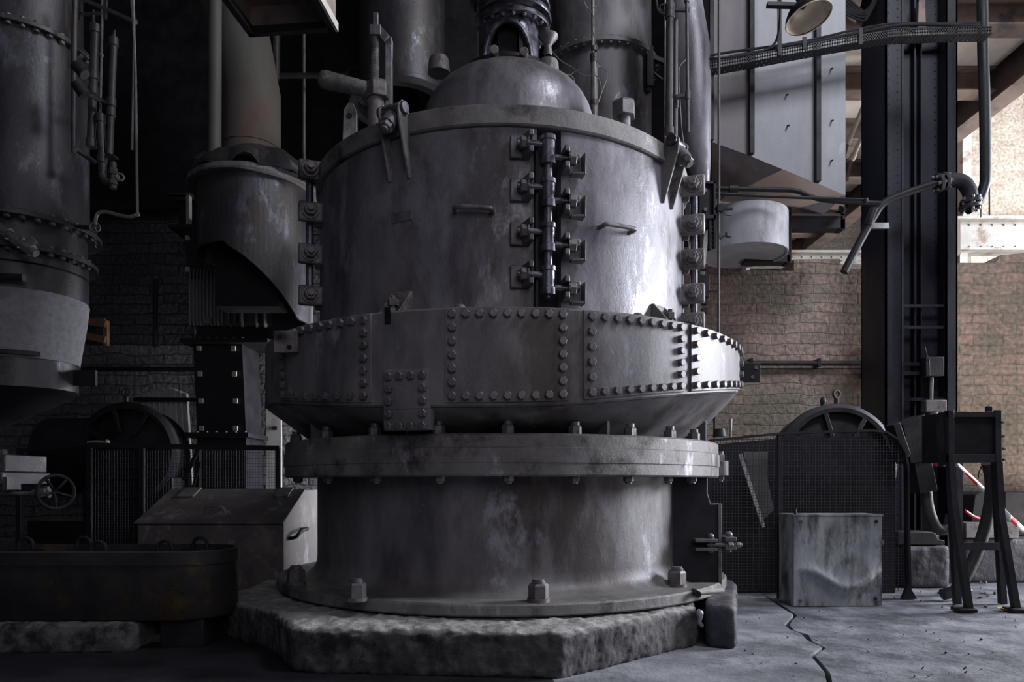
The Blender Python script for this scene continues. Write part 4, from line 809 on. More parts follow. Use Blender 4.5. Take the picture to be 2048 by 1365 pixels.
b = MB().bb(X(405, 3.45), -1.42, 3.43, 3.75, .02, Z(1190, 3.45)-.01); b.build('kerb_stone', 'conc', label='dusty kerb stone between the tub end and the plinth', cat='kerb', bevel=.01)
# hanging tray at the top left, seen from below
Ya, Yb2 = 2.55, 3.3; z0 = Z(70, Yb2); t = thing('hanging_tray', 'black angle iron tray frame overhead at upper left, seen from below', 'tray', (X(585, 3.3), 2.9, z0))
m = Matrix.Translation((X(585, 3.3), 3.3, z0)) @ Matrix.Rotation(-.10, 4, 'Z'); hw = .205
b = MB()
for bx_ in ((-hw, hw, -.03, .0), (-hw, -hw+.03, -.75, 0), (hw-.03, hw, -.75, 0), (-hw, hw, -.75, -.72)): b.bb(bx_[0], bx_[1], bx_[2], bx_[3], 0, .035, m)
b.build('angle_frame', 'black', t, bevel=.002)
b = MB().bb(-hw, hw, -.75, 0, .14, .15, m); b.bb(-hw, -hw+.006, -.75, 0, .03, .15, m); b.bb(hw-.006, hw, -.75, 0, .03, .15, m); b.bb(-hw, hw, -.006, 0, .03, .15, m); b.build('pan', 'brownbeam', t)
MB().bb(hw, hw+.012, -.75, 0, .0, .04, m).build('edge_strip', 'offwhite', t)
for dx in (-.18, .18): MB().bb(dx-.012, dx+.012, -.4, -.376, .15, 6.2-z0, m).build('hanger_rod', 'black', t)
MB().cyl(P(608, 330, 5.5), P(608, -60, 5.5), .012, n=10).build('hanging_rod', 'rod', label='thin pale vertical rod between the elbow duct and the lever arm', cat='rod')
MB().cyl(P(552, 160, 5.6), P(553, -20, 5.6), .03, n=12).build('wall_riser', 'pipe', label='grey riser pipe behind the elbow duct against the dark wall', cat='pipe')
# great duct behind the dome, left
def roundduct(name, label, cx, Y, r, y0, ma, rings, zb=None, **kw):
    c = P(cx, 967, Y); c.z = 0; zb_ = zb if zb is not None else Z(y0, Y-r); t = thing(name, label, 'duct', (c.x, c.y, zb_))
    MB().lathe([(r-.01, zb_), (r, zb_), (r, 6.2), (r-.01, 6.2)], c, 80, loop=True).build('duct_shell', ma, t)
    for z_, dr, h_ in rings:
        f_ = MB().lathe([(r-.005, z_-h_/2), (r+dr, z_-h_/2), (r+dr, z_+h_/2), (r-.005, z_+h_/2)], c, 80, loop=True).build('flange', ma, t, bevel=.002)
        if dr > .03:
            for k in range(24):
                a = R(-100+k*8.6); q = c+Vector((sin(a)*(r+dr*.6), -cos(a)*(r+dr*.6), z_)); inst('flange_nut', nbm, f_, q-Vector((0, 0, h_/2)), (pi, 0, 0)); inst('flange_nut', nbm, f_, q+Vector((0, 0, h_/2)))
    return t
roundduct('vertical_duct', 'fat soot black duct hanging behind the mill dome, left of it', 805, 5.25, .31, 148, 'hopper', ((Z(150, 4.94), .02, .04),))
c = P(800, 967, 5.2); c.z = 0; MB().lathe([(.30, Z(172, 4.9)), (.36, Z(172, 4.9)), (.37, Z(160, 4.9)), (.30, Z(155, 4.9))], c, 64, loop=True).build('duct_collar', 'dark', label='dark collar ring under the left duct behind the dome', cat='collar')
b = MB().tube([P(560, 152, 5.4), P(680, 150, 5.4), P(700, 140, 5.4), P(735, 130, 5.3)], .02, 12); b.build('branch_pipe', 'dark', label='dark pipe running behind the lever arm to the left duct', cat='pipe')
# ------------------------------------------------------------------ right side
roundduct('vertical_duct', 'wide grey duct with a bolted flange rising behind the mill, right of the dome', 1200, 5.45, .383, 0, 'mill', ((Z(84, 5.07), .055, .03),), zb=1.45)
t = thing('duct_clamp', 'black clamp bracket on the right side of the wide bolted duct', 'clamp', P(1298, 170, 5.2))
b = MB().bb(X(1292, 5.2), X(1304, 5.2), 5.15, 5.25, Z(178, 5.2), Z(100, 5.2)); b.bar(P(1298, 112, 5.2), P(1338, 128, 5.2), .03, .03, (0, 1, 0)); b.bar(P(1300, 140, 5.2), P(1325, 160, 5.2), .012, .02, (0, 1, 0)); b.build('bracket', 'black', t); MB().cyl(P(1298, 180, 5.2), P(1298, 160, 5.2), .02, n=14).build('bolt', 'bolt', t)
# slim pipe with couplings and loose wire beside the dome
Ys = 4.5; t = thing('sensor_pipe', 'slim pale pipe standing right of the dome', 'pipe', (X(1189, Ys), Ys, ZL1+.02))
MB().cyl((X(1190, Ys), Ys, ZL1+.0), (X(1188, Ys), Ys, Z(118, Ys)), .021, n=16).build('lower_pipe', 'rod', t); MB().cyl((X(1186, Ys), Ys, Z(118, Ys)), (X(1183, Ys), Ys, 6.2), .0105, n=12).build('upper_pipe', 'rod', t)
for y, r_ in ((118, .026), (126, .024), (210, .025), (102, .018)): MB().cyl(P(1188, y, Ys), P(1188, y-9, Ys), r_, n=12).build('coupling', 'pipe', t)
wires_ = [[(1166, -5), (1172, 12), (1182, 22), (1188, 40), (1186, 62), (1190, 80), (1197, 110), (1193, 130), (1205, 135), (1215, 150), (1205, 180), (1196, 205), (1186, 212)],
          [(1098, 95), (1120, 120), (1145, 135), (1165, 150), (1192, 152), (1200, 165), (1202, 185), (1193, 207)],
          [(1126, 147), (1140, 150), (1152, 142), (1175, 136)], [(1140, 150), (1148, 158), (1147, 166)], [(1197, -8), (1196, 8), (1186, 16)]]
for k, wp in enumerate(wires_): MB().tube([P(x, y, 4.42+.03*sin(i)) for i, (x, y) in enumerate(wp)], .0028, 6, 5).build('loose_wire', 'rod', label=['long loose wire coiling around the slim pipe', 'loose wire looping from the breather on the dome to the slim pipe', 'short frayed wire end sticking out above the dome', 'tiny hooked wire hanging over the dome shoulder', 'bit of wire curling round the slim pipe at the top edge'][k], cat='wire')
# group of pipes right of the wide duct
Yq = 4.45
t = vpipe('riser_pipe', 'thick dark riser pipe right of the wide duct, with couplings', 1340, -60, 264, 7.5, Y=Yq, joints=(15, 30, 262), ma='pipe', x1=1338); 
vpipe('riser_pipe', 'riser pipe just right of and below the thick coupled one', 1351, 40, 330, 5.2, Y=Yq+.05, joints=(200, 210, 290), x1=1350)
vpipe('guide_rod', 'slim rod left of the thick riser pipe', 1330, -60, 300, 2.2, Y=Yq+.1, ma='rod', cat='rod')
vpipe('guide_rod', 'slim rod hanging between the riser pipes and the tapered pipe', 1373, -60, 265, 3.2, Y=Yq-.1, joints=(-2, 190, 192), ma='pipe', cat='rod', x1=1376)
b = MB().bar(P(1345, 20, Yq), P(1378, 20, Yq), .02, .02); b.build('pipe_tie', 'dark', label='upper dark tie bar joining the riser pipes near the top edge', cat='bracket'); MB().bar(P(1350, 195, Yq), P(1380, 190, Yq), .03, .02).build('pipe_tie', 'dark', label='lower dark tie bar joining the riser pipes in front of the tapered pipe', cat='bracket')
b = MB().tube([P(1311, -10, Yq), P(1316, 20, Yq), P(1330, 30, Yq)], .008, 8); b.torus(P(1326, 15, Yq), (0, 1, 0), .02, .004, 16, 6); b.build('pipe_hook', 'dark', label='little dark hook and ring at the top of the riser pipes', cat='hook')
vpipe('long_rod', 'very long thin vertical rod in front of the grey duct casing', 1438, -60, 668, 2.7, Y=4.6, ma='pipe', cat='rod', x1=1437)
# tapered pipe
Yt2 = 4.72; t = thing('tapered_pipe', 'pitted pale pipe tapering down to a point at the black box right of the mill', 'pipe', P(1405, 366, Yt2))
k_ = Yt2/F; rings = [(1362, -60, 32), (1366, 0, 36), (1378, 100, 41), (1382, 170, 39), (1386, 245, 35), (1397, 320, 24), (1405, 368, 14)]
MB().tube([P(x, y, Yt2) for x, y, r_ in rings], lambda tt: (lambda f: (rings[int(f)][2]*(1-f+int(f))+rings[min(int(f)+1, 6)][2]*(f-int(f)))*k_)(tt*6*.99999), 40, 0).build('pipe_shell', 'mill_shell', t, sharp=60)
b = MB().tube([P(1372, 118, 4.55), P(1358, 140, 4.55), P(1360, 200, 4.55), P(1365, 270, 4.55), P(1374, 315, 4.6)], .003, 6, 6); b.build('hanging_wire', 'rod', label='thin wire hanging in front of the tapered pipe to the small cock', cat='wire')
t = thing('drain_cock', 'small dark cock hanging on the wire right of the drum', 'valve', P(1380, 345, 4.75))
b = MB().cyl(P(1374, 315, 4.75), P(1377, 330, 4.75), .012, n=10); b.cyl(P(1376, 330, 4.75), P(1383, 350, 4.75), .019, n=12); b.cyl(P(1376, 362, 4.75), P(1382, 350, 4.75), .014, n=8); b.build('body', 'dark', t); MB().torus(P(1388, 342, 4.75), (1, -.3, 0), .026, .004, 8, 6).build('tap_ring', 'rod', t)
MB().tube([P(1378, 360, 4.75), P(1381, 400, 4.75), P(1377, 460, 4.75), P(1378, 500, 4.7)], .003, 6, 5).build('cock_wire', 'rod', label='thin wire hanging from the small cock down to the clamps', cat='wire')
# black box and strips between the drum and the rod
Yb = 4.75; t = thing('relay_box', 'black flanged box frame between the mill and the long rod', 'frame', P(1400, 440, Yb))
b = MB().bb(X(1370, Yb), X(1426, Yb), Yb, Yb+.25, Z(436, Yb), Z(370, Yb)); b.build('box', 'black', t); b = MB().bb(X(1368, Yb), X(1430, Yb), Yb-.03, Yb+.28, Z(371, Yb), Z(367, Yb)); b.bb(X(1368, Yb), X(1430, Yb), Yb-.03, Yb+.28, Z(440, Yb), Z(433, Yb)); b.bb(X(1425, Yb), X(1429, Yb), Yb-.03, Yb+.28, Z(440, Yb), Z(367, Yb)); b.bb(X(1397, Yb), X(1399, Yb), Yb-.03, Yb, Z(436, Yb), Z(370, Yb)); b.build('flange', 'dark', t)
for y in (382, 420): inst('bolt', nbm, t, P(1410, y, Yb-.002), (pi/2, 0, 0))
b = MB().bb(X(1417, Yb), X(1421, Yb), Yb-.02, Yb+.02, Z(500, Yb), Z(440, Yb)); b.bb(X(1426, Yb), X(1430, Yb), Yb-.02, Yb+.02, Z(497, Yb), Z(440, Yb)); b.build('strip', 'black', t)
for k in range(6): MB().bb(X(1421, Yb), X(1427, Yb), Yb-.01, Yb+.01, Z(448+k*9, Yb), Z(444+k*9, Yb)).build('rack_tooth', 'dark', t)
b = MB().bar(P(1414, 440, 4.95), P(1396, 655, 4.95), .028, .02, (0, 1, 0)); b.build('slanted_strip', 'offwhite', label='bright slanted strip seen through the clamp column right of the mill', cat='strip')
t = thing('limit_box', 'small black box clamped behind the right clamp column', 'box', P(1400, 595, Yb))
b = MB().bb(X(1386, Yb), X(1419, Yb), Yb, Yb+.06, Z(594, Yb), Z(549, Yb)); b.build('box', 'black', t, bevel=.003); MB().bar(P(1419, 583, Yb), P(1440, 583, Yb), .012, .012).build('arm', 'black', t)
for k, y in enumerate((535, 605, 622)): MB().bb(X(1404, 4.9), X(1414, 4.9), 4.88, 4.93, Z(y+5, 4.9), Z(y-5, 4.9)).build('stop_block', 'black', label='small black stop on the bright slanted strip, %s of three' % ['top', 'middle', 'lowest'][k], cat='block')
b = MB().bar(P(1430, 418, 4.6), P(1465, 418, 4.6), .014, .014); b.bb(X(1433, 4.6), X(1444, 4.6), 4.57, 4.62, Z(425, 4.6), Z(411, 4.6)); b.tube([P(1445, 420, 4.6), P(1450, 430, 4.6), P(1462, 431, 4.6)], .003, 6); b.build('rod_clamp', 'black', label='small clamp with a prong on the long rod beside the round inlet', cat='clamp')
b = MB().bar(P(1440, 478, 4.6), P(1452, 470, 4.6), .02, .01); b.bar(P(1452, 464, 4.6), P(1453, 474, 4.6), .01, .01); b.bar(P(1452, 474, 4.6), P(1461, 474, 4.6), .01, .01); b.build('rod_clip', 'black', label='little bent clip on the long rod below the clamp', cat='clip')
# grey duct casing with its slanting belly
Yd2 = 4.9; cas = thing('duct_casing', 'big grey sheet metal duct casing with dark ribs hanging at upper right', 'duct', P(1560, 340, Yd2))
A_ = lambda x, y, Y=Yd2: P(x, y, Y)
b = MB().prism([A_(1424, 284), A_(1424, 284)*0+Vector((X(1424, Yd2), Yd2, 6.2)), Vector((X(1500, Yd2), Yd2, 6.2)), A_(1500, 312)], (0, .7, 0)); b.build('left_panel', 'redduct', cas)
b = MB().prism([A_(1500, 312), Vector((X(1500, Yd2), Yd2, 6.2)), Vector((X(1691, Yd2), Yd2, 6.2)), A_(1691, 391)], (0, .7, 0)); b.build('front_panel', 'duct', cas)
for x, w_, y in ((1421, 8, 284), (1501, 9, 311), (1633, 9, 366)): MB().bb(X(x-w_/2, Yd2), X(x+w_/2, Yd2), Yd2-.04, Yd2, Z(y, Yd2), 6.2).build('rib', 'black', cas)
p0, p1, p2, p3, p4 = A_(1424, 284), A_(1567, 339), A_(1691, 391), P(1672, 440, 5.45), P(1425, 402, 5.3)
b = MB().prism([p0, p1, P(1452, 388, 5.25), p4], (0, .05, .02)); b.build('belly_left', 'redduct', cas)
b = MB().prism([p1, p2, P(1684, 436, 5.45), P(1440, 402, 5.3), P(1452, 388, 5.25)], (0, .05, .02)); b.build('belly_right', 'pinkduct', cas, label='bare pinkish belly plate')
for x, y in ((1573, 190), (1575, 252), (1662, 138), (1663, 242), (1662, 322)): MB().cyl(P(x, y, Yd2), P(x+3, y-1, Yd2-.03), .006, n=6).build('peg', 'black', cas)
MB().bar(P(1682, 392, Yd2+.1), P(1684, 436, 5.4), .03, .02).build('corner_angle', 'black', cas)
Ci = P(1487, 967, 5.12); Ci.z = 0; ri = .30; inl = thing('round_inlet', 'round grey fan inlet drum hanging under the duct casing', 'inlet', (Ci.x, Ci.y, Z(484, 4.82)))
MB().lathe([(ri-.012, Z(484, 4.82)), (ri, Z(484, 4.82)), (ri, Z(400, 4.82)), (ri-.012, Z(400, 4.82))], Ci, 72, loop=True).build('drum', 'duct', inl)
MB().lathe([(.001, Z(484, 4.82)+.03), (ri-.012, Z(484, 4.82)+.01), (ri-.012, Z(484, 4.82)+.04), (.001, Z(484, 4.82)+.05)], Ci, 72).build('bottom_pan', 'duct', inl)
fr = thing('angle_iron_rack', 'dark angle iron frame to the right of the round inlet', 'frame', P(1630, 460, 5.2)); Yx = 5.25
for x0_, x1_, y0_, y1_, ma in ((1574, 1583, 415, 526, 'black'), (1583, 1690, 438, 457, 'dark'), (1580, 1690, 427, 432, 'brownbeam'), (1583, 1686, 432, 438, 'black'), (1490, 1580, 510, 524, 'black'), (1681, 1691, 405, 458, 'black')):
    MB().bb(X(x0_, Yx), X(x1_, Yx), Yx, Yx+.1, Z(y1_, Yx), Z(y0_, Yx)).build('angle_bar', ma, fr, bevel=.002)
MB().bb(X(1484, 5.8), X(1491, 5.8), 5.78, 5.85, Z(540, 5.8), Z(503, 5.8)).build('frame_stub', 'white', label='short pale upright beside the opening under the round inlet', cat='post')
# lamp
Yl = 3.9; lp = thing('lamp', 'enamelled dish lamp with a stained inside hanging at upper right', 'lamp', P(1616, 5, Yl))
c = P(1616, 34, Yl); rl = .118; ml = Matrix.Translation(c) @ Euler((R(-9), R(-13), 0)).to_matrix().to_4x4()
def lat(prof): b = MB(); b.lathe(prof, n=48); b.v = [ml @ v for v in b.v]; return b
lat([(rl, -.01), (rl-.004, .02), (.095, .05), (.06, .075), (.03, .085), (.03, .12), (.001, .12)]).build('shade_back', 'black', lp)
lat([(rl, -.01), (rl+.005, -.012), (rl+.005, -.006), (rl-.002, -.004), (rl-.008, .018), (.09, .045), (.055, .068), (.001, .07)]).build('reflector', 'enamel', lp, label='stained cream reflector')
b = MB().cyl(ml @ Vector((0, 0, .1)), ml @ Vector((0, 0, .16)), .03, n=16); b.cyl((c.x+.02, c.y-.07, c.z+.13), (c.x+.02, c.y-.07, 6.2), .01, n=8); b.build('hanger', 'black', lp)
MB().bar(P(1534, 10, Yl), P(1610, 12, Yl), .03, .02).build('lamp_bracket', 'black', label='dark bracket arm reaching to the dish lamp', cat='bracket')
# cable tray
Yy = 4.65; cb = thing('cable_tray', 'black perforated cable tray climbing across the duct and column at top right', 'tray', P(1700, 95, Yy))
path = [(1420, 131), (1500, 117), (1600, 98), (1700, 80), (1790, 66), (1880, 62), (1984, 60)]
def pl_(x):
    for (a, ya), (b_, yb) in zip(path, path[1:]):
        if x <= b_: return ya+(yb-ya)*(x-a)/(b_-a)
    return path[-1][1]
for rail, (Yr_, dy) in enumerate(((Yy, 0), (Yy+.085, 0))):
    b = MB(); zo = lambda x: P(x, pl_(x), Yy)
    for (a, ya), (c_, yc) in zip(path, path[1:]):
        for dz, h_ in ((-.004, .008), (-.022, .003), (.018, .012)):
            q0, q1 = P(a, ya, Yy), P(c_, yc, Yy); q0.z += dz; q1.z += dz; q0.y = q1.y = Yr_; b.bar(q0, q1, .003, h_)
    x = 1420
    while x < 1984: q = P(x, pl_(x), Yy); b.bb(q.x-.004, q.x+.004, Yr_-.0015, Yr_+.0015, q.z-.024, q.z+.02); x += 5
    b.build('side_rail', 'black', cb)
b = MB(); x = 1424
while x < 1984: q = P(x, pl_(x), Yy); b.bb(q.x-.011, q.x+.011, Yy, Yy+.085, q.z-.022, q.z-.018); x += 9
b.build('rungs', 'black', cb)
for k, (dy, rr_, y_) in enumerate(((-12, .010, .04), (-17, .008, .08), (-9, .008, .12))):
    MB().tube([P(x, pl_(x)+dy*(1 if x > 1560 or k else .6)+3*sin(x*.02+k), Yy+y_) for x in range(1420, 1990, 30)], rr_, 8, 2).build('cable', 'black', label='black cable lying in the cable tray, %s of three' % ['nearest', 'middle', 'farthest'][k], cat='cable')
for k, (x, y0_, y1_) in enumerate(((1558, -60, 112), (1608, 76, 100), (1720, 58, 90))): MB().bb(X(x, Yy)-.013, X(x, Yy)+.013, Yy-.012, Yy-.004, Z(y1_, Yy), 6.2 if y0_ < 0 else Z(y0_, Yy)).build('tray_strap', 'black', cb)
for x0_ in (1512,): MB().tube([P(1420, 118, Yy), P(1480, 112, Yy), P(1530, 100, Yy), P(1552, 82, Yy), P(1560, 40, Yy-.05), P(1561, -40, Yy-.05)], .008, 8).build('cable', 'black', label='black cable leaving the tray upward along its hanger strap', cat='cable')
# steel column
Yk0 = 5.2; col = thing('steel_column', 'tall black riveted steel column in front of the brick wall at right', 'column', (X(1843, Yk0), Yk0+.2, 0))
xa, xb = X(1771, Yk0), X(1915, Yk0)
b = MB().bb(xa, X(1802, Yk0), Yk0, Yk0+.012, 0, 6.2); b.bb(xa, xa+.012, Yk0, Yk0+.36, 0, 6.2); b.bb(X(1802, Yk0), X(1806, Yk0), Yk0-.01, Yk0+.10, 0, 6.2); b.build('left_channel', 'col', col)
b = MB().bb(X(1893, Yk0), xb, Yk0, Yk0+.012, 0, 6.2); b.bb(xb-.012, xb, Yk0, Yk0+.36, 0, 6.2); b.bb(X(1893, Yk0), X(1895, Yk0), Yk0, Yk0+.10, 0, 6.2); b.build('right_channel', 'col', col)
b = MB().bb(xa+.01, xb-.01, Yk0+.11, Yk0+.125, 0, 6.2); b.bb(xa, xb, Yk0+.348, Yk0+.36, 0, 6.2); b.bb(X(1838, Yk0), X(1841, Yk0), Yk0+.06, Yk0+.12, 0, 6.2); b.bb(X(1851, Yk0), X(1853, Yk0), Yk0+.06, Yk0+.12, 0, 6.2); b.build('web_plate', 'col', col)
for y0_, y1_ in ((607, 613), (650, 656), (724, 731), (742, 749), (795, 801)): MB().bb(X(1806, Yk0), X(1893, Yk0), Yk0+.03, Yk0+.045, Z(y1_, Yk0), Z(y0_, Yk0)).build('batten', 'col', col)
b = MB()
for k in range(95):
    z = .1+k*.06
    for x in (1777, 1795): b.ball((X(x, Yk0), Yk0, z+(0 if x < 1780 else .03)), .008, 6, (1, .6, 1))
    b.ball((X(1811, Yk0), Yk0+.11, z), .008, 6); b.ball((X(1888, Yk0), Yk0+.11, z), .008, 6)
b.build('rivets', 'col', col, kind='stuff')
b = MB().prism([P(1806, 62, Yk0), P(1806, 80, Yk0), P(1893, 80, Yk0), P(1893, 62, Yk0), P(1862, 68, Yk0), P(1852, 56, Yk0), P(1850, 0, Yk0), P(1838, 0, Yk0), P(1836, 56, Yk0), P(1828, 68, Yk0)], (0, .02, 0)); b.build('cable_spreader', 'brownbeam', col)
jb = thing('junction_box', 'grey junction box strapped to the battens of the column', 'box', P(1863, 756, Yk0))
MB().bb(X(1845, Yk0), X(1881, Yk0), Yk0-.045, Yk0+.028, Z(754, Yk0), Z(716, Yk0)).build('box', 'dark', jb, bevel=.004); MB().tube([P(1850, 695, Yk0), P(1853, 708, Yk0), P(1858, 722, Yk0-.05), P(1859, 752, Yk0-.05)], .004, 8).build('wire', 'dark', jb); MB().cyl(P(1862, 800, Yk0), P(1863, 755, Yk0), .013, n=14).build('conduit', 'rod', jb)
sb = thing('switch_box', 'rusty grey switch box with a cable gland below the junction box on the column', 'box', P(1864, 832, Yk0))
MB().bb(X(1843, Yk0), X(1884, Yk0), Yk0-.06, Yk0+.0, Z(826, Yk0), Z(802, Yk0)).build('box', 'mill', sb, bevel=.006)
b = MB().cyl(P(1866, 826, Yk0-.03), P(1866, 845, Yk0-.03), .035, .03, n=16); b.cyl(P(1868, 845, Yk0-.03), P(1869, 865, Yk0-.03), .016, n=14); b.build('gland', 'bolt', sb)
# big bent pipe round the column
Yo = 4.92; bp = thing('bent_pipe', 'dark pipe rising past the brick wall and swinging round the column in a flanged bend', 'pipe', P(1690, 545, Yo))
MB().tube([P(1688, 545, Yo), P(1716, 491, Yo), P(1746, 436, Yo), P(1766, 408, Yo), P(1800, 391, Yo), P(1874, 366, Yo)], .0265, 16, 5).build('diagonal_run', 'black', bp)
MB().tube([P(1890, 362, Yo), P(1908, 360, Yo), P(1927, 366, Yo), P(1939, 383, Yo), P(1942, 402, Yo)], .047, 20, 6).build('return_bend', 'dark', bp)
MB().tube([P(1935, 420, Yo), P(1955, 405, Yo), P(1968, 375, Yo), P(1971, 340, Yo), P(1969, 200, Yo)]+[P(1966, 100, Yo), P(1964, -40, Yo)], .034, 18, 5).build('vertical_run', 'black', bp)
def pflange(c, d, r_, label=None):
    d = Vector(d).normalized(); u, v, d = frame_of(d); f_ = MB().cyl(c-d*.012, c+d*.012, r_, n=24).build('pipe_flange', 'dark', bp, bevel=.003)
    for k in range(6): a = k*pi/3+.3; q = c+(u*cos(a)+v*sin(a))*r_*.75; MB().cyl(q-d*.032, q+d*.032, .011, n=6).build('flange_bolt', 'bolt', f_)
pflange(P(1877, 366, Yo), P(1890, 362, Yo)-P(1874, 366, Yo), .062); pflange(P(1888, 363, Yo), P(1890, 362, Yo)-P(1874, 366, Yo), .062)
pflange(P(1942, 404, Yo), (.1, 0, -1), .068); pflange(P(1940, 414, Yo), (.1, 0, -1), .068)
MB().bar(P(1730, 453, Yo), P(1773, 453, Yo+.2), .04, .04).build('bracket_arm', 'black', bp); MB().cyl(P(1748, 418, Yo), P(1736, 452, Yo), .03, n=12).build('clamp', 'black', bp)
MB().bb(X(1915, Yk0)-.0, X(1921, Yk0), Yk0, Yk0+.1, Z(510, Yk0), Z(440, Yk0)).build('side_angle', 'pinkduct', label='short primer coloured angle bolted to the right flank of the column', cat='angle')
MB().cyl(P(1979, 431, 7.45), P(1978, 262, 7.45), .008, n=8).build('hall_rod', 'dark', label='thin vertical rod in front of the whitewashed far wall', cat='rod')
MB().cyl(P(1962, 435, Yo+.1), P(1961, -60, Yo+.1), .006, n=8).build('back_rod', 'rod', label='bright thin rod beside the vertical run of the bent pipe', cat='rod')
# two pipes crossing toward the column
Yz = 4.8
t = thing('crossing_pipe', 'dark pipe with a coupling and a gentle bend under the duct casing', 'pipe', P(1500, 380, Yz)); MB().tube([P(1425, 377, Yz), P(1560, 380, Yz), P(1595, 383, Yz), P(1625, 395, Yz), P(1665, 402, Yz), P(1760, 407, Yz)], .016, 12, 5).build('pipe', 'black', t); MB().cyl(P(1458, 378, Yz), P(1475, 378, Yz), .023, n=14).build('coupling', 'dark', t)
b = MB().tube([P(1425, 387, Yz-.05), P(1560, 394, Yz-.05), P(1736, 400, Yz-.05)], .010, 10, 3); b.cyl(P(1730, 398, Yz-.05), P(1733, 407, Yz-.05), .018, n=10); b.build('crossing_pipe', 'black', label='thinner straight dark pipe just under the bent crossing pipe', cat='pipe')
# white inclined tubes behind the column and bundle of conduits
for k, (a_, b_, lab) in enumerate((((1694, 290), (1770, 112), 'pale inclined tube left of the column, upper of the crossing pair'), ((1702, 322), (1797, 112), 'pale inclined tube nearest the column, with a lower joint'))):
    t = thing('inclined_tube', lab, 'tube', P(*a_, 6.3)); MB().cyl(P(*a_, 6.3), P(*b_, 6.3), .02, n=14).build('tube', 'white', t); MB().cyl(P(a_[0]+1, a_[1]-3, 6.3), P(a_[0]+6, a_[1]-13, 6.3), .028, n=14).build('joint', 'white', t); MB().bar(P(*a_, 6.3), P(a_[0]-10, a_[1]+40, 6.3), .025, .025, (0, 1, 0)).build('foot', 'brownbeam', t)
for k in range(7): MB().tube([P(1640+k*6, -20, 5.3), P(1660+k*12, 8+k*3, 5.3), P(1718+k*4, 40-k*5, 5.3), P(1738+k*4, 30-k*7, 5.3), P(1752+k*4, -30, 5.3)], .008, 6, 4).build('conduit', 'black', label='dark bent conduit of the bundle right of the lamp, %s from the outside' % ['first', 'second', 'third', 'fourth', 'fifth', 'sixth', 'innermost'][k], cat='conduit')
MB().bar(P(1690, 80, 5.4), P(1716, -10, 5.4), .07, .03, (0, 1, 0)).build('bundle_tray', 'brownbeam', label='narrow pinkish tray slanting up beside the conduit bundle', cat='tray')
# things on the brick wall
t = thing('wall_pipe', 'straight dark pipe fixed along the brick wall left of the column', 'pipe', P(1630, 733, 5.79)); MB().cyl(P(1483, 727, 5.79), P(1790, 727, 5.79), .021, n=14).build('pipe', 'pipe', t)
for x in (1500, 1635): MB().bb(X(x, 5.8)-.012, X(x, 5.8)+.012, 5.76, 5.85, Z(735, 5.8), Z(719, 5.8)).build('clip', 'dark', t)
t = thing('cream_box', 'cream electrical box on the brick wall left of the column', 'box', P(1759, 769, 5.78)); MB().bb(X(1748, 5.78), X(1782, 5.78), 5.76, 5.85, Z(769, 5.78), Z(740, 5.78)).build('box', 'box', t, bevel=.004); MB().tube([P(1763, 740, 5.75), P(1762, 730, 5.74), P(1758, 720, 5.75)], .005, 8).build('wire', 'dark', t)
t = thing('wall_boss', 'small round conduit joint on the brick wall left of the column', 'conduit', P(1753, 700, 5.8)); MB().cyl(P(1753, 692, 5.85), P(1753, 692, 5.79), .022, n=16).build('round_box', 'cast', t); MB().cyl(P(1752, 685, 5.83), P(1750, 640, 5.83), .006, n=8).build('conduit', 'cast', t)
t = thing('wall_conduit', 'thin kinked conduit running down the brick wall beside the column', 'conduit', P(1762, 840, 5.8)); MB().tube([P(1771, 770, 5.82), P(1766, 782, 5.82), P(1762, 790, 5.82), P(1762, 840, 5.82)], .008, 8).build('pipe', 'cast', t); MB().cyl(P(1760, 790, 5.84), P(1760, 790, 5.78), .02, n=12).build('joint', 'cast', t)
MB().cyl(P(1490, 738, 5.83), P(1745, 738, 5.83), .004, n=6).build('wall_cable', 'dark', label='thin cable running under the straight pipe on the brick wall', cat='cable')
# right motor, guard and steel cabinet
motor('electric_motor', 'dark round ended motor with a lifting eye behind the right wire guard', 1675, 928, 4.85, .405, (1673, 789), None, 'dark')
b = MB().ball(P(1646, 803, 4.9), .02, 14, (1, 1, 1.6)); b.cyl(P(1646, 812, 4.9), P(1646, 800, 4.9), .016, n=12); b.build('motor_stud', 'dark', label='rounded stud left of the lifting eye on the right motor', cat='stud')
Yf = 4.5; gd = thing('wire_guard', 'arched wire mesh guard in front of the right motor', 'guard', (X(1620, Yf), Yf, 0))
xa, xm_, xr2 = X(1420, Yf), X(1558, Yf), X(1812, Yf)
arc = [P(1742, 862, Yf), P(1770, 865, Yf), P(1793, 880, Yf), P(1808, 905, Yf), P(1813, 935, Yf)]
railpts = [P(1420, 882, Yf), P(1558, 868, Yf), P(1660, 864, Yf)]+arc+[P(1814, 1060, Yf), Vector((X(1817, Yf), Yf, 0))]
b = MB()
for a_, b_ in zip(railpts, railpts[1:]): b.bar(a_, b_, .05, .014, (b_-a_).cross(Vector((0, 1, 0))))
b.build('rim_band', 'dark', gd)
b = MB().bb(xm_-.011, xm_+.011, Yf-.02, Yf+.01, .0, Z(868, Yf)); b.build('post', 'dark', gd); MB().bb(xa-.01, xa+.01, Yf-.01, Yf+.02, 0, Z(882, Yf)).build('post', 'dark', gd)
def keep(x):
    px = 1024+x*F/Yf
    if px < 1742: return Z(882+(864-882)*(px-1420)/(1742-1420), Yf)
    tq = min(1, (px-1742)/71); return Z(862+73*(1-sqrt(max(0, 1-tq*tq))), Yf)
b = MB(); wires(b, xa+.01, xr2-.01, .05, Z(862, Yf), Yf, .0185, .0014, keep); b.build('wire_mesh', 'wire', gd)
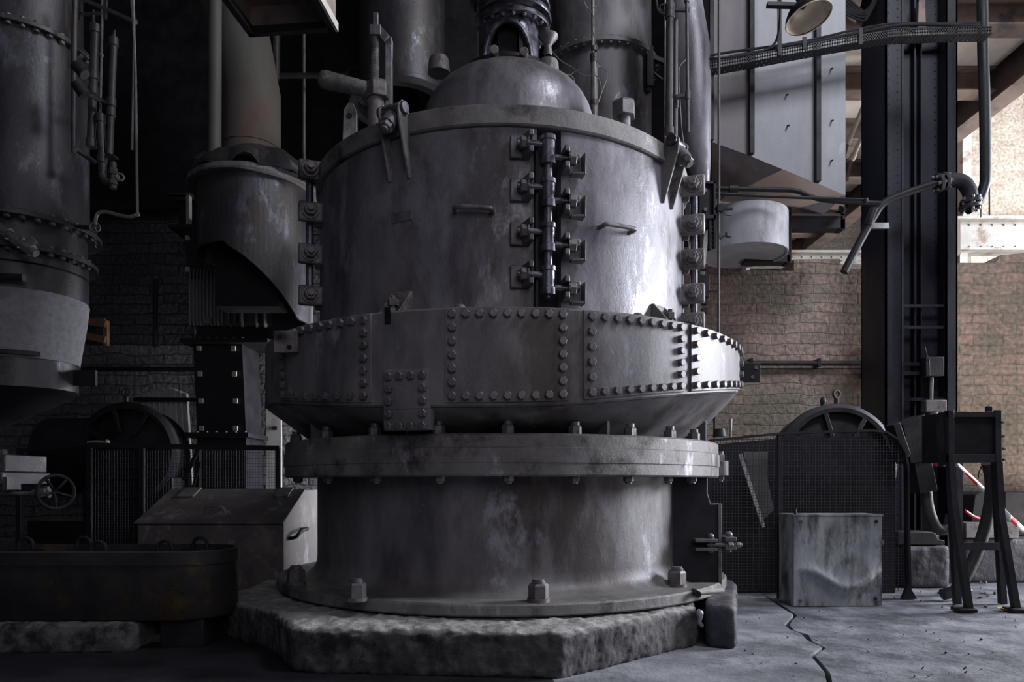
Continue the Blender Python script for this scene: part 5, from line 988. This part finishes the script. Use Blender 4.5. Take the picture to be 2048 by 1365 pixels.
b = MB().prism([Vector((X(1424, 4.72), 4.72, 0)), Vector((X(1790, 4.72), 4.72, 0)), P(1790, 905, 4.72), P(1740, 874, 4.72), P(1560, 878, 4.72), P(1424, 890, 4.72)], (0, .015, 0)); b.build('dark_backing', 'black', gd)  # black sheet added so the space behind the mesh looks dark
MB().prism([P(1798, 1195, 4.5)*0+Vector((X(1800, Yf), Yf-.03, 0)), Vector((X(1829, Yf), Yf-.03, 0)), Vector((X(1812, Yf), Yf-.03, .09))], (0, .03, 0)).build('foot', 'dark', gd)
t = thing('grease_cup', 'small dark valve with an upright lever on top of the right guard', 'valve', P(1450, 876, 4.6)); b = MB().cyl(P(1440, 874, 4.6), P(1440, 858, 4.6), .04, .03, n=16); b.build('cup', 'dark', t); b = MB().cyl(P(1461, 875, 4.6), P(1461, 862, 4.6), .008, n=8); b.cyl(P(1461, 862, 4.6), P(1461, 838, 4.6), .009, .012, n=10); b.build('lever', 'rod', t)
MB().cyl(P(1429, 876, 4.7), P(1430, 812, 4.7), .01, n=8).build('guard_upright', 'dark', label='thin upright rod at the mill end of the right guard', cat='rod')
b = MB().prism([P(1487, 905, 4.62), P(1536, 905, 4.62), P(1533, 950, 4.62), P(1548, 1020, 4.62), P(1525, 1042, 4.62), P(1505, 985, 4.62)], (0, .01, 0)); b.build('pale_board', 'glass', label='pale torn board standing behind the right wire mesh', cat='board')
b = MB().bar(P(1480, 908, 4.58), P(1527, 1055, 4.58), .022, .012, (0, 1, 0)); b.build('pale_batten', 'tapewhite', label='white rust stained batten leaning behind the right wire mesh', cat='batten')
# cabinet
Yb = 4.22; mc = Matrix.Translation((X(1676, Yb), Yb, 0)) @ Matrix.Rotation(.02, 4, 'Z'); hw = (X(1765, Yb)-X(1587, Yb))/2; zt = Z(1031, Yb)
cb_ = thing('steel_cabinet', 'dented galvanised steel cabinet standing on the floor before the right guard', 'cabinet', (X(1676, Yb), Yb, 0))
b = MB(); n = 40; g = []
def dent(u, v):
    d = v-(.275+.10*cos((u-.1)*2*pi)); s = 1/(1+math.exp(-d/.012))
    return -.045*s*math.exp(-max(0, d)/.10)*min(1, 6*u)*min(1, 6*(1-u))
for j in range(n+1):
    for i in range(n+1):
        u, v = i/n, j/n; b.v.append(mc @ Vector((-hw+2*hw*u, dent(u, v), zt*v)))
for j in range(n):
    for i in range(n): b.f.append([j*(n+1)+i, j*(n+1)+i+1, (j+1)*(n+1)+i+1, (j+1)*(n+1)+i])
b.build('front_sheet', 'galv', cb_, sharp=60)
MB().bb(-hw, hw, .004, .22, 0, zt-.001, mc).build('body', 'galv', cb_); MB().bb(-hw-.004, hw+.006, -.004, .225, zt-.004, zt+.004, mc).build('top_sheet', 'galv', cb_)
for u, v in ((.08, .93), (.93, .93), (.92, .08), (.07, .06)): q = mc @ Vector((-hw+2*hw*u, -.001, zt*v)); MB().cyl(q, q-Vector((0, .008, 0)), .009, n=10).build('screw', 'bolt' if u < .5 else 'black', cb_)
q = mc @ Vector((hw, .05, zt*.69)); MB().bb(q.x, q.x+.035, q.y-.01, q.y+.01, q.z-.012, q.z+.012).build('side_catch', 'bolt', cb_)
q = P(1591, 1030, 4.25); b = MB().cyl((q.x, 4.25, zt), (q.x, 4.25, zt+.035), .012, .004, n=10); b.tube([(q.x, 4.25, zt+.03), (q.x+.02, 4.25, zt+.06), (q.x+.05, 4.25, zt+.1)], .002, 6); b.build('wire_stub', 'black', label='black nozzle with a bent wire standing on the cabinet corner', cat='nozzle')
# pump base on its concrete block
Yb = 4.95; b = MB().bb(X(1808, Yb), X(1902, Yb), Yb, Yb+.22, -.01, Z(1092, Yb)); rough(b, 'pump_block', 'darkconc', None, .014, .014, .09, label='stained concrete block carrying the stepped pump base', cat='block')
pb = thing('pump_casting', 'dark stepped iron pump base bolted on the stained concrete block', 'base', (X(1855, Yb), Yb+.15, Z(1091, Yb)))
b = MB().prism([Vector((X(x, Yb), Yb+.02, Z(y, Yb))) for x, y in ((1800, 1091), (1893, 1091), (1893, 1082), (1880, 1080), (1875, 1068), (1868, 1065), (1800, 1065))], (0, .18, 0)); b.build('casting', 'dark', pb, bevel=.005); MB().hexn((X(1884, Yb), Yb+.08, Z(1082, Yb)), (0, 0, 1), .028, .035).build('bolt', 'bolt', pb)
# hooded chutes and bent spout
Yu = 4.62; hd = thing('hooded_chute', 'dark tilted sheet metal chute hood between the right motor and the stand', 'chute', P(1850, 985, Yu))
b = MB().prism([P(1806, 850, Yu), P(1849, 829, Yu), P(1868, 917, Yu), P(1822, 928, Yu)], (0, .18, 0)); b.build('upper_box', 'dark', hd, bevel=.003)
b = MB().prism([P(1787, 850, Yu-.05), P(1800, 845, Yu-.05), P(1822, 908, Yu-.05), P(1811, 925, Yu-.05)], (0, .12, 0)); b.build('side_flap', 'dark', hd, bevel=.003)
b = MB().prism([P(1828, 922, Yu+.02), P(1862, 916, Yu+.02), P(1876, 981, Yu+.02), P(1840, 988, Yu+.02)], (0, .14, 0)); b.build('lower_box', 'dark', hd, bevel=.003)
MB().tube([P(1852, 984, Yu+.08), P(1856, 1015, Yu+.08), P(1866, 1045, Yu+.08), P(1880, 1060, Yu+.08), P(1897, 1055, Yu+.08), P(1903, 1030, Yu+.08)], .036, 18, 6).build('bent_spout', 'pipe', hd)
# timber legged stand
Y0, Y1 = 4.02, 4.28; st = thing('frame_stand', 'black iron box stand on splayed angle legs at the right', 'stand', (X(1955, Y0), 4.15, 0))
xa, xb = X(1897, Y0), X(2003, Y0); zt, zb = Z(824, Y0), Z(925, Y0)
b = MB().bb(xa, xb, Y0+.02, Y1, zb, zt); b.build('box', 'black', st)
b = MB().bb(xa, xb, Y0, Y0+.02, zt-.03, zt); b.bb(xa, xb, Y0, Y0+.02, zb, zb+.045); b.bb(xa, xa+.03, Y0-.004, Y0+.02, zb, zt+.01); b.bb(xb-.035, xb, Y0-.004, Y0+.02, zb, zt+.01); b.build('face_frame', 'dark', st, bevel=.002)
b = MB().prism([P(1877, 848, 4.1), P(1893, 822, 4.05), P(1899, 824, 4.02), P(1899, 925, 4.02), P(1880, 935, 4.1)], (0, .02, 0)); b.build('side_flap', 'dark', st)
for x, y in ((2004, 845), (2005, 873), (2006, 898), (2006, 920)): MB().cyl(P(x, y, Y0), P(x+4, y, Y0), .008, n=8).build('rivet', 'bolt', st)
MB().hexn(P(1977, 824, 4.1), (0, 0, 1), .02, .03).build('top_bolt', 'dark', st)
def leg(ps):
    b = MB()
    for a_, b_ in zip(ps, ps[1:]): b.bar(a_, b_, .034, .012, (0, 1, 0)); b.bar(a_+Vector((-.013, .014, 0)), b_+Vector((-.013, .014, 0)), .008, .035, (0, 1, 0))
    b.build('leg', 'dark', st)
fl_ = lambda x, Y: Vector((X(x, Y), Y, 0))
leg([P(1903, 925, Y0), P(1909, 1008, Y0), fl_(1941, Y0)]); leg([P(1998, 925, Y0), P(2003, 1028, Y0), fl_(2036, Y0)])
leg([P(1903, 925, Y1), P(1906, 1010, Y1), fl_(1917, Y1)]); leg([P(1994, 925, Y1), P(1998, 1020, Y1), fl_(2008, Y1)])
MB().bb(X(1922, Y1), X(1995, Y1), Y1-.02, Y1, Z(1101, Y1), Z(1086, Y1)).build('cross_bar', 'dark', st)
for k, x in enumerate((1935, 2040)): MB().bb(X(x, Y0)-.06, X(x, Y0)+.04, Y0-.03, Y0+.06, 0, .022).build('foot_pad', 'black', st, bevel=.004)
MB().bb(X(1912, 4.6), X(1926, 4.6), 4.6, 4.64, 0, Z(925, 4.6)).build('back_post', 'dark', label='dark post standing behind the stand left of the hose', cat='post')
b = MB().tube([P(1975, 926, 4.35), P(1982, 960, 4.38), P(1980, 1010, 4.4), P(1963, 1080, 4.42), P(1938, 1140, 4.42), P(1912, 1180, 4.42), Vector((X(1885, 4.42), 4.42, .035))], .035, 18, 6); b.build('rubber_hose', 'hose', label='thick dark rubber hose curving from the stand down to the floor', cat='hose')
b = MB().torus(P(1976, 935, 4.36), (0, 0, 1), .038, .006, 20, 6); b.tube([P(1964, 936, 4.33), P(1958, 945, 4.33), P(1957, 958, 4.33)], .004, 6); b.build('hose_tie', 'black', label='black tie round the top of the rubber hose', cat='tie')
# barrier tape
def tape(pts, wd, label):
    pts = [Vector(p) for p in pts]; seg = []
    for a_, b_ in zip(pts, pts[1:]):
        n = max(2, int((b_-a_).length/.02)); seg += [a_.lerp(b_, i/n) for i in range(n)]
    seg.append(pts[-1]); b = MB(); idx = []
    for i, p in enumerate(seg):
        tw = .5*sin(i*.12); d = Vector((0, sin(tw), cos(tw)))*wd/2; b.v += [p-d, p+d]
    for i in range(len(seg)-1): b.f.append([2*i, 2*i+2, 2*i+3, 2*i+1]); idx.append((i//5) % 2)
    o = b.build('barrier_tape', ['red', 'tapewhite'], label=label, cat='tape')
    for p_, k in zip(o.data.polygons, idx): p_.material_index = k
    s = o.modifiers.new('thickness', 'SOLIDIFY'); s.thickness = .001
tape([P(1866, 926, 4.85), P(1880, 928, 4.85), P(1915, 929, 4.55), P(1945, 958, 4.55), P(1988, 1001, 4.55), P(2020, 1036, 4.55), P(2075, 1085, 4.8)], .04, 'red and white barrier tape running from the column down past the stand')
tape([P(1930, 1022, 4.9), P(1948, 1034, 4.9), P(1968, 1042, 4.9), P(2000, 1045, 5.25)], .026, 'short sagging piece of red and white tape lying over the slab')
# slab bench and boxes at the far right
b = MB().bb(X(1928, 5.2), X(2140, 5.2), 5.22, 5.75, -.01, Z(1078, 5.2)); rough(b, 'bench_block', 'darkconc', None, .016, .014, .1, label='low concrete bench block against the brick wall at far right', cat='block')
b = MB().bb(X(1932, 5.2), X(2038, 5.2), 5.2, 5.5, Z(1077, 5.2), Z(1046, 5.2)); b.build('stone_slab', 'cast', label='grey stone slab lying on the low bench block', cat='slab', bevel=.006)
b = MB().prism([P(1942, 1045, 5.3), P(2004, 1045, 5.3), P(2004, 984, 5.3), P(1962, 984, 5.3), P(1950, 990, 5.3)], (0, .3, 0)); b.build('black_box', 'black', label='black box with a sloping side standing on the slab behind the hose', cat='box', bevel=.006)
b = MB().bb(X(2010, 5.5), X(2140, 5.5), 5.5, 5.75, Z(1078, 5.2)+.0, Z(984, 5.5)); b.build('black_box', 'black', label='wide black box on the bench at the right edge behind the tape', cat='box', bevel=.006)
# hammer on the broken corner of the plinth
hm = thing('hammer', 'old hammer with a grey wooden handle lying on the broken plinth corner', 'hammer', (X(1405, 3.3), 3.3, .2)); q0, q1 = P(1392, 1210, 3.24), P(1446, 1206, 3.30); q0.z = q1.z = .226
MB().tube([q0, (q0+q1)/2, q1], lambda t: .010+.004*t, 10, 4).build('handle', 'offwhite', hm); MB().cyl(q0+Vector((-.002, -.045, 0)), q0+Vector((-.002, .045, 0)), .015, n=10).build('head', 'black', hm)
b = MB().tube([P(1397, 1222, 3.15), P(1402, 1232, 3.12), P(1399, 1245, 3.12), P(1404, 1252, 3.14)], .009, 8, 5); b.ball(P(1400, 1228, 3.12), .016, 10); b.build('crumpled_foil', 'galv', label='shiny scrap wedged in the notch of the plinth corner', cat='scrap')
# rubble and scraps on the floor
b = MB(); rnd = random.Random(3)
for k in range(110):
    px, py = rnd.uniform(1450, 2047), rnd.uniform(1160, 1360); 
    if k < 30: px, py = rnd.uniform(1840, 1990), rnd.uniform(1165, 1215)
    if k > 120: px, py = rnd.uniform(300, 1100), rnd.uniform(1340, 1365)
    q = flo(px, py); s = rnd.uniform(.002, .006)*(2 if k < 30 else 1)
    if abs(q.x-.0) < 1.1 and q.y > 2.6 and q.x < .9: continue
    m = Matrix.Translation(q+Vector((0, 0, s*.4))) @ Euler((rnd.random(), rnd.random(), rnd.random()*6)).to_matrix().to_4x4(); b.bb(-s, s, -s*.7, s*.6, -s*.4, s*.45, m)
b.build('rubble', 'conc', label='small rubble and flakes scattered over the floor', cat='rubble', kind='stuff')
q = flo(2008, 1222); b = MB()
for k in range(9): a = k*.9; b.bar(q+Vector((cos(a)*.03*k/5, sin(a)*.02*k/5, .008)), q+Vector((cos(a)*.06+.01*k, sin(a)*.04, .016)), .02, .004)
M['moss'] = mat('yellow_scrap', (150, 140, 60), (170, 160, 80), (.7, .8), 0, 20, 0); b.build('yellow_scrap', 'moss', label='yellowish scrap lying at the foot of the stand right leg', cat='scrap')
